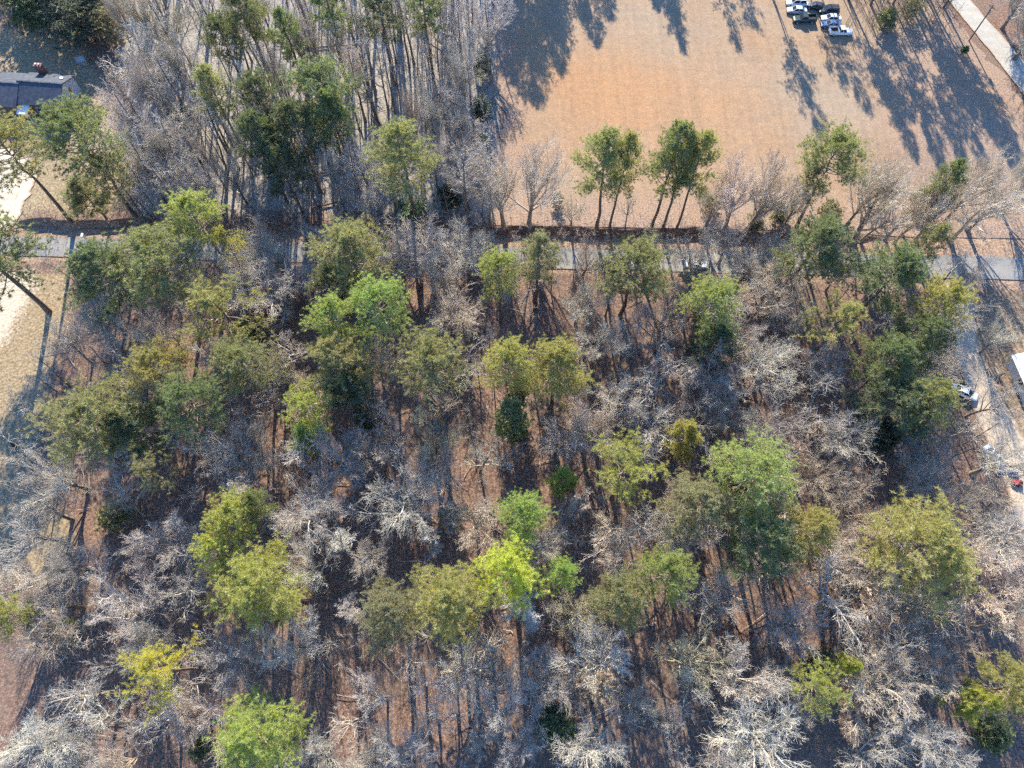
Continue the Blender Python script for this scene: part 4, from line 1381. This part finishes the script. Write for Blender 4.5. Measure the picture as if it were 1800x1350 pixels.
ch = bx('chimney', M['brick'], house, (-6.2, 8.2, 2.6, 1.5, .8, 5.6), (-6.2, 8.2, 5.4, 1.7, 1.0, .18))
bx('flue', M['trim'], ch, (-6.55, 8.2, 5.6, .3, .3, .26), (-5.85, 8.2, 5.6, .3, .3, .26))
bx('roof_vent', M['trim'], r2, (-1.1, 6.2, 4.25, .75, .5, .42))

tx, ty, tz, _ = on_ground(147, 112)
t_ = empty('garden_shed', (tx, ty, tz), R(20), label='small pale tarp-covered shed behind the house', category='shed')
gable_block(t_, -.8, .8, -.7, .7, 1.2, 1.7, M['grey_tarp'], M['grey_tarp'], .12)

cx, cy, cz, _ = on_ground(1796, 712)
cab = empty('cabin', (cx + .3, cy + 3.9, cz), R(96), label='white metal roofed cabin cut by the right edge', category='cabin')
gable_block(cab, -3.9, 4.6, -7.6, .4, 2.7, 4.1, M['trim'], M['white_metal'], .45)
w_ = bx('window', M['wood'], cab, (0.0, .43, 1.5, 1.2, .08, 1.1))
bx('pane', M['dark_glass'], w_, (0.0, .48, 1.5, 1.0, .04, .9))
sx_, sy_, sz_, _ = on_ground(1747, 656)
st_ = empty('wooden_steps', (sx_, sy_, sz_), R(6), label='grey wooden steps left of the white cabin', category='steps')
for i in range(5):
    bx('tread', M['wood'], st_, (-1.1 + .42 * i, 0, .2 + .19 * i, .36, 1.5, .06))
for s in (-1, 1):
    a_ = np.array([(-1.3, s * .78, .02), (.85, s * .78, 1.0)])
    v_, q_ = tubes([(a_, np.array([.09, .09]))], 4)
    add('stringer', mesh('stringer', v_, q_, smooth=False), M['wood'], st_)
    a_ = np.array([(-1.2, s * .78, .95), (.85, s * .78, 1.9)])
    v_, q_ = tubes([(a_, np.array([.05, .05]))], 4)
    add('handrail', mesh('handrail', v_, q_, smooth=False), M['wood'], st_)
    bx('rail_post', M['wood'], st_, (-1.2, s * .78, .5, .1, .1, 1.0))
    bx('rail_post', M['wood'], st_, (.85, s * .78, 1.0, .1, .1, 2.0))

# ------------------------------------------------------------------ vehicles
def car_paint(name, col):
    m, nt, p = new_mat(name, 0.32)
    f = noise(nt, 1.5, 3, 0.5, pos_vec(nt, kind='obj'))
    nt.links.new(ramp(nt, f, [(0.3, tuple(c * .9 for c in col)), (0.7, tuple(min(1, c * 1.06) for c in col))]), p.inputs['Base Color'])
    p.inputs['Specular IOR Level'].default_value = 0.5
    p.inputs['Coat Weight'].default_value = 0.4
    return m


M['lamp_glass'] = plain('lamp_glass', (0.65, 0.66, 0.64), 0.2, 0.05)
M['tail_red'] = plain('tail_lamp_red', (0.35, 0.02, 0.02), 0.3, 0.05)


def loft(st):
    """st: (x, half width, z bottom, z top); rounded-box sections joined along x, ends closed"""
    V, Q, T = [], [], []
    for x, w, zb, zt in st:
        h = zt - zb
        V += [(x, -w * .86, zb), (x, -w, zb + .22 * h), (x, -w * .985, zb + .72 * h), (x, -w * .84, zt), (x, w * .84, zt), (x, w * .985, zb + .72 * h), (x, w, zb + .22 * h), (x, w * .86, zb)]
    n = len(st)
    for i in range(n - 1):
        for j in range(8):
            a, b = i * 8 + j, i * 8 + (j + 1) % 8
            Q.append((a, b, b + 8, a + 8))
    f = [tuple(q) for q in Q] + [tuple(range(7, -1, -1)), tuple(range((n - 1) * 8, n * 8))]
    return V, f


def frustum(xb0, xb1, wb, zb, xt0, xt1, wt, zt):
    v = [(xb0, -wb, zb), (xb1, -wb, zb), (xb1, wb, zb), (xb0, wb, zb), (xt0, -wt, zt), (xt1, -wt, zt), (xt1, wt, zt), (xt0, wt, zt)]
    return v, [(0, 1, 5, 4), (1, 2, 6, 5), (2, 3, 7, 6), (3, 0, 4, 7), (4, 5, 6, 7)]


def panel(name, mat, parent, quad, inset, out=0.012):
    p = np.array(quad, float)
    c = p.mean(0)
    p = c + (p - c) * inset
    n = np.cross(p[1] - p[0], p[3] - p[0])
    n = n / np.linalg.norm(n) * out
    return poly_mesh(name, list(p + n) + list(p - n * .5), [(0, 1, 2, 3), (7, 6, 5, 4), (0, 4, 5, 1), (1, 5, 6, 2), (2, 6, 7, 3), (3, 7, 4, 0)], mat, parent)


def wheel(parent, x, y):
    a = np.linspace(0, 2 * math.pi, 17)[:-1]
    v, f = [], []
    prof = [(.20, -.10), (.31, -.11), (.33, -.05), (.33, .05), (.31, .11), (.20, .10)]
    for r_, o in prof:
        v += [(x + r_ * math.cos(t), y + o, .33 + r_ * math.sin(t)) for t in a]
    for i in range(5):
        for j in range(16):
            f.append((i * 16 + j, i * 16 + (j + 1) % 16, (i + 1) * 16 + (j + 1) % 16, (i + 1) * 16 + j))
    w = poly_mesh('wheel', v, f, M['black'], parent)
    s = 1 if y > 0 else -1
    v = [(x + .2 * math.cos(t), y + s * .085, .33 + .2 * math.sin(t)) for t in a] + [(x, y + s * .11, .33)]
    poly_mesh('rim', v, [(j, (j + 1) % 16, 16) for j in range(16)], M['galv'], w)


def make_car(kind, paint, x, y, rz, label, group=None, cat='car', z=None, sc=1.0):
    r = empty({'pickup': 'pickup_truck', 'suv': 'parked_van', 'sedan': 'parked_car'}[kind], (x, y, float(gz(x, y)) + .04 if z is None else z), rz, (sc, sc, sc), label=label, category=cat)
    if group:
        r['group'] = group
    if kind == 'sedan':
        st = [(-2.35, .62, .42, .78), (-2.25, .78, .32, .92), (-1.7, .86, .24, .98), (-.6, .89, .22, .95), (.7, .89, .22, .93), (1.5, .86, .24, .86), (2.1, .8, .3, .74), (2.32, .62, .4, .62)]
        fr = frustum(-1.75, 1.15, .80, .90, -1.0, .35, .60, 1.43)
    elif kind == 'suv':
        st = [(-2.4, .72, .42, .95), (-2.3, .86, .34, 1.05), (-1.5, .93, .28, 1.08), (0, .94, .28, 1.06), (1.2, .92, .28, 1.02), (2.1, .86, .34, .92), (2.4, .68, .45, .75)]
        fr = frustum(-2.28, 1.25, .86, 1.0, -2.0, .5, .70, 1.82)
    else:
        st = [(-2.75, .86, .5, .92), (-2.65, .92, .42, .95), (-.75, .94, .4, .97), (-.5, .95, .38, 1.08), (1.0, .95, .38, 1.1), (2.3, .9, .42, 1.02), (2.65, .74, .5, .85)]
        fr = frustum(-.62, 1.25, .86, 1.04, -.45, .55, .68, 1.78)
    body = poly_mesh('body', *loft(st), paint, r)
    for po in body.data.polygons:
        po.use_smooth = False
    v, f = fr
    cab_ = poly_mesh('cabin', v, f, paint, r)
    V = np.array(v)
    panel('windshield', M['dark_glass'], cab_, [V[1], V[2], V[6], V[5]], .86)
    panel('rear_window', M['dark_glass'], cab_, [V[3], V[0], V[4], V[7]], .84)
    for a, b, c, d in ((0, 1, 5, 4), (2, 3, 7, 6)):
        m0 = (V[a] + V[b]) / 2
        m1 = (V[c] + V[d]) / 2
        panel('side_window', M['dark_glass'], cab_, [V[a], m0, m1, V[d]], .82)
        panel('side_window', M['dark_glass'], cab_, [m0, V[b], V[c], m1], .82)
    if kind == 'pickup':
        bx('bed_wall', paint, r, (-1.7, -.86, 1.12, 1.95, .1, .42), (-1.7, .86, 1.12, 1.95, .1, .42), (-2.66, 0, 1.12, .09, 1.82, .42), (-.74, 0, 1.12, .09, 1.6, .42))
        bx('bed_floor', M['black'], r, (-1.7, 0, .955, 1.82, 1.6, .05))
    xf = st[-2][0]
    for s in (-1, 1):
        for xw in ((-1.45, 1.42) if kind != 'pickup' else (-1.75, 1.7)):
            wheel(r, xw, s * (st[3][1] - .08))
        bx('headlight', M['lamp_glass'], r, (xf + .12, s * .6, st[-2][3] - .18, .18, .3, .14))
        bx('tail_light', M['tail_red'], r, (st[0][0] + .06, s * .58, st[0][3] - .12, .12, .22, .14))
        bx('mirror', paint, r, (fr[0][1][0] - .25, s * (fr[0][1][1] + .13), fr[0][1][2] + .12, .12, .2, .14))
    bx('bumper', M['black'], r, (st[-1][0] + .02, 0, .45, .12, 1.3, .14), (st[0][0] - .02, 0, .48, .12, 1.3, .14))
    return r


P_ = {k: car_paint(k, c) for k, c in dict(white_paint=(.75, .76, .78), silver_paint=(.50, .54, .60), blue_paint=(.07, .13, .28), dark_green_paint=(.025, .05, .045), black_paint=(.025, .027, .035), pale_blue_paint=(.42, .53, .66)).items()}
for kind, pn, u, v, a, lab in [
        ('suv', 'white_paint', 1398, 9, 178, 'white van at the back of the left parked column'),
        ('sedan', 'silver_paint', 1399, 22, 176, 'pale silver car between white van and dark pickup'),
        ('pickup', 'dark_green_paint', 1412, 38, 182, 'dark green pickup at the front of the left column'),
        ('sedan', 'black_paint', 1433, 15, 160, 'dark car in the gap between the two parked columns'),
        ('suv', 'black_paint', 1455, 23, 178, 'dark van at the back of the right parked column'),
        ('sedan', 'silver_paint', 1459, 36, 178, 'silver car behind the blue one, right parked column'),
        ('sedan', 'blue_paint', 1459, 47, 176, 'blue car behind the white pickup'),
        ('pickup', 'white_paint', 1476, 60, 0, 'white pickup at the front of the right column')]:
    x, y, z, _ = on_ground(u, v)
    make_car(kind, P_[pn], x, y, R(a), lab, 'vehicles parked in the field', {'pickup': 'pickup', 'suv': 'van', 'sedan': 'car'}[kind])
x, y, z, _ = on_ground(1222, 474)
make_car('sedan', P_['silver_paint'], x, road_y(x) - 1.3, R(-1.5), 'silver car driving on the road behind bare branches', None, 'car', .055)
x, y, z, _ = on_ground(1692, 692)
make_car('sedan', P_['white_paint'], x, y, R(-28), 'white car parked beside the sandy driveway', None, 'car', .07)
x, y, z, _ = on_ground(1743, 806)
make_car('sedan', P_['pale_blue_paint'], x, y, R(-66), 'pale blue car under branches in the right yard', None, 'car', .07)

# red riding mower and blue tarp
x, y, z, _ = on_ground(1786, 850)
mo = empty('riding_mower', (x, y, z), R(160), label='small red riding mower by the right edge', category='mower')
poly_mesh('hood', *loft([(.1, .34, .35, .85), (.5, .36, .33, .9), (.95, .3, .36, .78), (1.05, .2, .42, .65)]), M['red_paint'], mo)
poly_mesh('fender', *loft([(-.75, .45, .4, .66), (-.6, .52, .36, .74), (0, .5, .3, .66), (.15, .3, .3, .5)]), M['red_paint'], mo)
poly_mesh('seat', *loft([(-.6, .22, .75, .9), (-.5, .26, .74, 1.15), (-.42, .26, .74, .86), (-.1, .24, .74, .86)]), M['black'], mo)
bx('mower_deck', M['red_paint'], mo, (.2, 0, .2, .9, 1.15, .14))
v_, q_ = tubes([(np.array([(.15, 0, .8), (-.05, 0, 1.05)]), np.array([.03, .03])), (np.array([(-.05 + .05 * math.sin(t), .2 * math.cos(t), 1.05 + .1 * math.sin(t)) for t in np.linspace(0, 6.283, 13)]), np.full(13, .02))], 5)
add('steering_wheel', mesh('steering_wheel', v_, q_), M['black'], mo)
for xx, yy in ((-.5, .5), (-.5, -.5), (.75, .4), (.75, -.4)):
    wheel(mo, xx, yy)
x, y, z, _ = on_ground(1780, 833)
nn = 13
gxs, gys = np.meshgrid(np.linspace(-1, 1, nn), np.linspace(-1, 1, nn))
zz_ = .75 * np.clip(1 - np.maximum(np.abs(gxs), np.abs(gys)) ** 3, 0, 1) * (1 + .25 * vnoise(gxs, gys, 3, 5)) + .02
ii = np.arange(nn * nn).reshape(nn, nn)
add('tarpaulin', mesh('tarpaulin', np.stack([gxs * .95 + x, gys * .75 + y, zz_ + z], -1), np.stack([ii[:-1, :-1], ii[:-1, 1:], ii[1:, 1:], ii[1:, :-1]], -1).reshape(-1, 4)), M['tarp_blue'], label='dark blue tarp heap behind the red mower', category='tarp')

# ------------------------------------------------------------------ roadside things
x, y, z, _ = on_ground(1703, 72)
up = empty('utility_pole', (x, y, z), R(35), label='wooden utility pole with grey transformer beside the gravel lane', category='utility pole')
v_, q_ = tubes([(np.array([(0, 0, -.3), (0, 0, 4.5), (0, 0, 9.2)]), np.array([.17, .15, .12]))], 10)
add('post', mesh('post', v_, q_), M['pole_wood'], up)
v_, q_ = tubes([(np.array([(.36, 0, 7.0), (.36, 0, 7.02), (.36, 0, 8.0), (.36, 0, 8.04)]), np.array([.05, .26, .26, .05]))], 12)
tf = add('transformer', mesh('transformer', v_, q_), M['galv'], up)
bx('bracket', M['galv'], tf, (.16, 0, 7.3, .2, .1, .1), (.16, 0, 7.8, .2, .1, .1))
bx('crossarm', M['pole_wood'], up, (0, 0, 8.75, .12, 1.7, .13))
for s in (-.75, 0, .75):
    v_, q_ = tubes([(np.array([(0, s, 8.8), (0, s, 8.95), (0, s, 9.05)]), np.array([.05, .07, .03]))], 8)
    add('insulator', mesh('insulator', v_, q_), M['galv'], up)
    t = np.linspace(0, 1, 15)
    for sgn, L_ in ((1, 46.0), (-1, 0)):
        if L_:
            v_, q_ = tubes([(np.stack([t * L_, np.full(15, s), 9.05 - 4 * .9 * t * (1 - t)], -1), np.full(15, .018))], 4)
            add('wire', mesh('wire', v_, q_), M['galv'], up)

x, y, z, _ = on_ground(150, 420)
mb = empty('mailbox', (x, y, z), R(95), label='white mailbox at the road edge on the left', category='mailbox')
bx('post', M['wood'], mb, (0, 0, .45, .12, .12, 1.0))
a_ = np.linspace(0, math.pi, 9)
sec = [(.26 * math.cos(t), 1.2 + .24 * math.sin(t)) for t in a_] + [(-.26, .95), (.26, .95)]
vv = [(-.42, p, q) for p, q in sec] + [(.42, p, q) for p, q in sec]
n_ = len(sec)
poly_mesh('box', vv, [(i, (i + 1) % n_, n_ + (i + 1) % n_, n_ + i) for i in range(n_)] + [tuple(range(n_ - 1, -1, -1)), tuple(range(n_, 2 * n_))], M['trim'], mb)
bx('flag', M['red_paint'], mb, (.1, .29, 1.25, .05, .03, .3))

x, y, z, _ = on_ground(26, 784)
v_, q_ = tubes([(np.array([(0, -.45, .4), (0, -.44, .4), (0, -.3, .4), (0, .35, .4), (0, .45, .4)]), np.array([.1, .36, .4, .38, .36]))], 14)
bn = empty('barrel', (x, y, z), R(30), label='black barrel lying on the left yard grass', category='barrel')
add('drum', mesh('drum', v_, q_), M['black'], bn)
v_, q_ = tubes([(np.array([(0, yy - .03, .4), (0, yy + .03, .4)]), np.array([.42, .42])) for yy in (-.15, .2)], 14)
add('hoop', mesh('hoop', v_, q_), M['black'], bn)

for u, v, L_, a, lab in [(590, 83, 15, 3, 'long fallen log lying across the far wood floor'), (585, 303, 16, 9, 'fallen log right of the front far wood pine'), (588, 358, 7, 12, 'short fallen log low in the far wood'), (560, 1050, 9, 5, 'fallen log crossing the shadow streaks at lower left')]:
    x, y, z, _ = on_ground(u, v)
    t = np.linspace(-.5, .5, 8)
    pts = np.stack([t * L_, .15 * np.sin(t * 5), .2 + .12 * np.cos(t * 3)], -1)
    lg = empty('fallen_log', (x, y, z), R(a), label=lab, category='log', group='fallen logs')
    v_, q_ = tubes([(pts, np.linspace(.24, .09, 8))], 8)
    o_ = add('trunk', mesh('trunk', v_, q_), M['pine_bark'], lg)
    st2 = []
    for k in range(6):
        q = pts[2 + k % 5]
        e_ = q + np.array([random.uniform(.2, .7), random.uniform(-.8, .8), random.uniform(.2, .9)])
        st2.append((np.array([q, e_]), np.array([.05, .02])))
    v_, q_ = tubes(st2, 4)
    add('branch_stubs', mesh('branch_stubs', v_, q_), M['pine_bark'], o_)
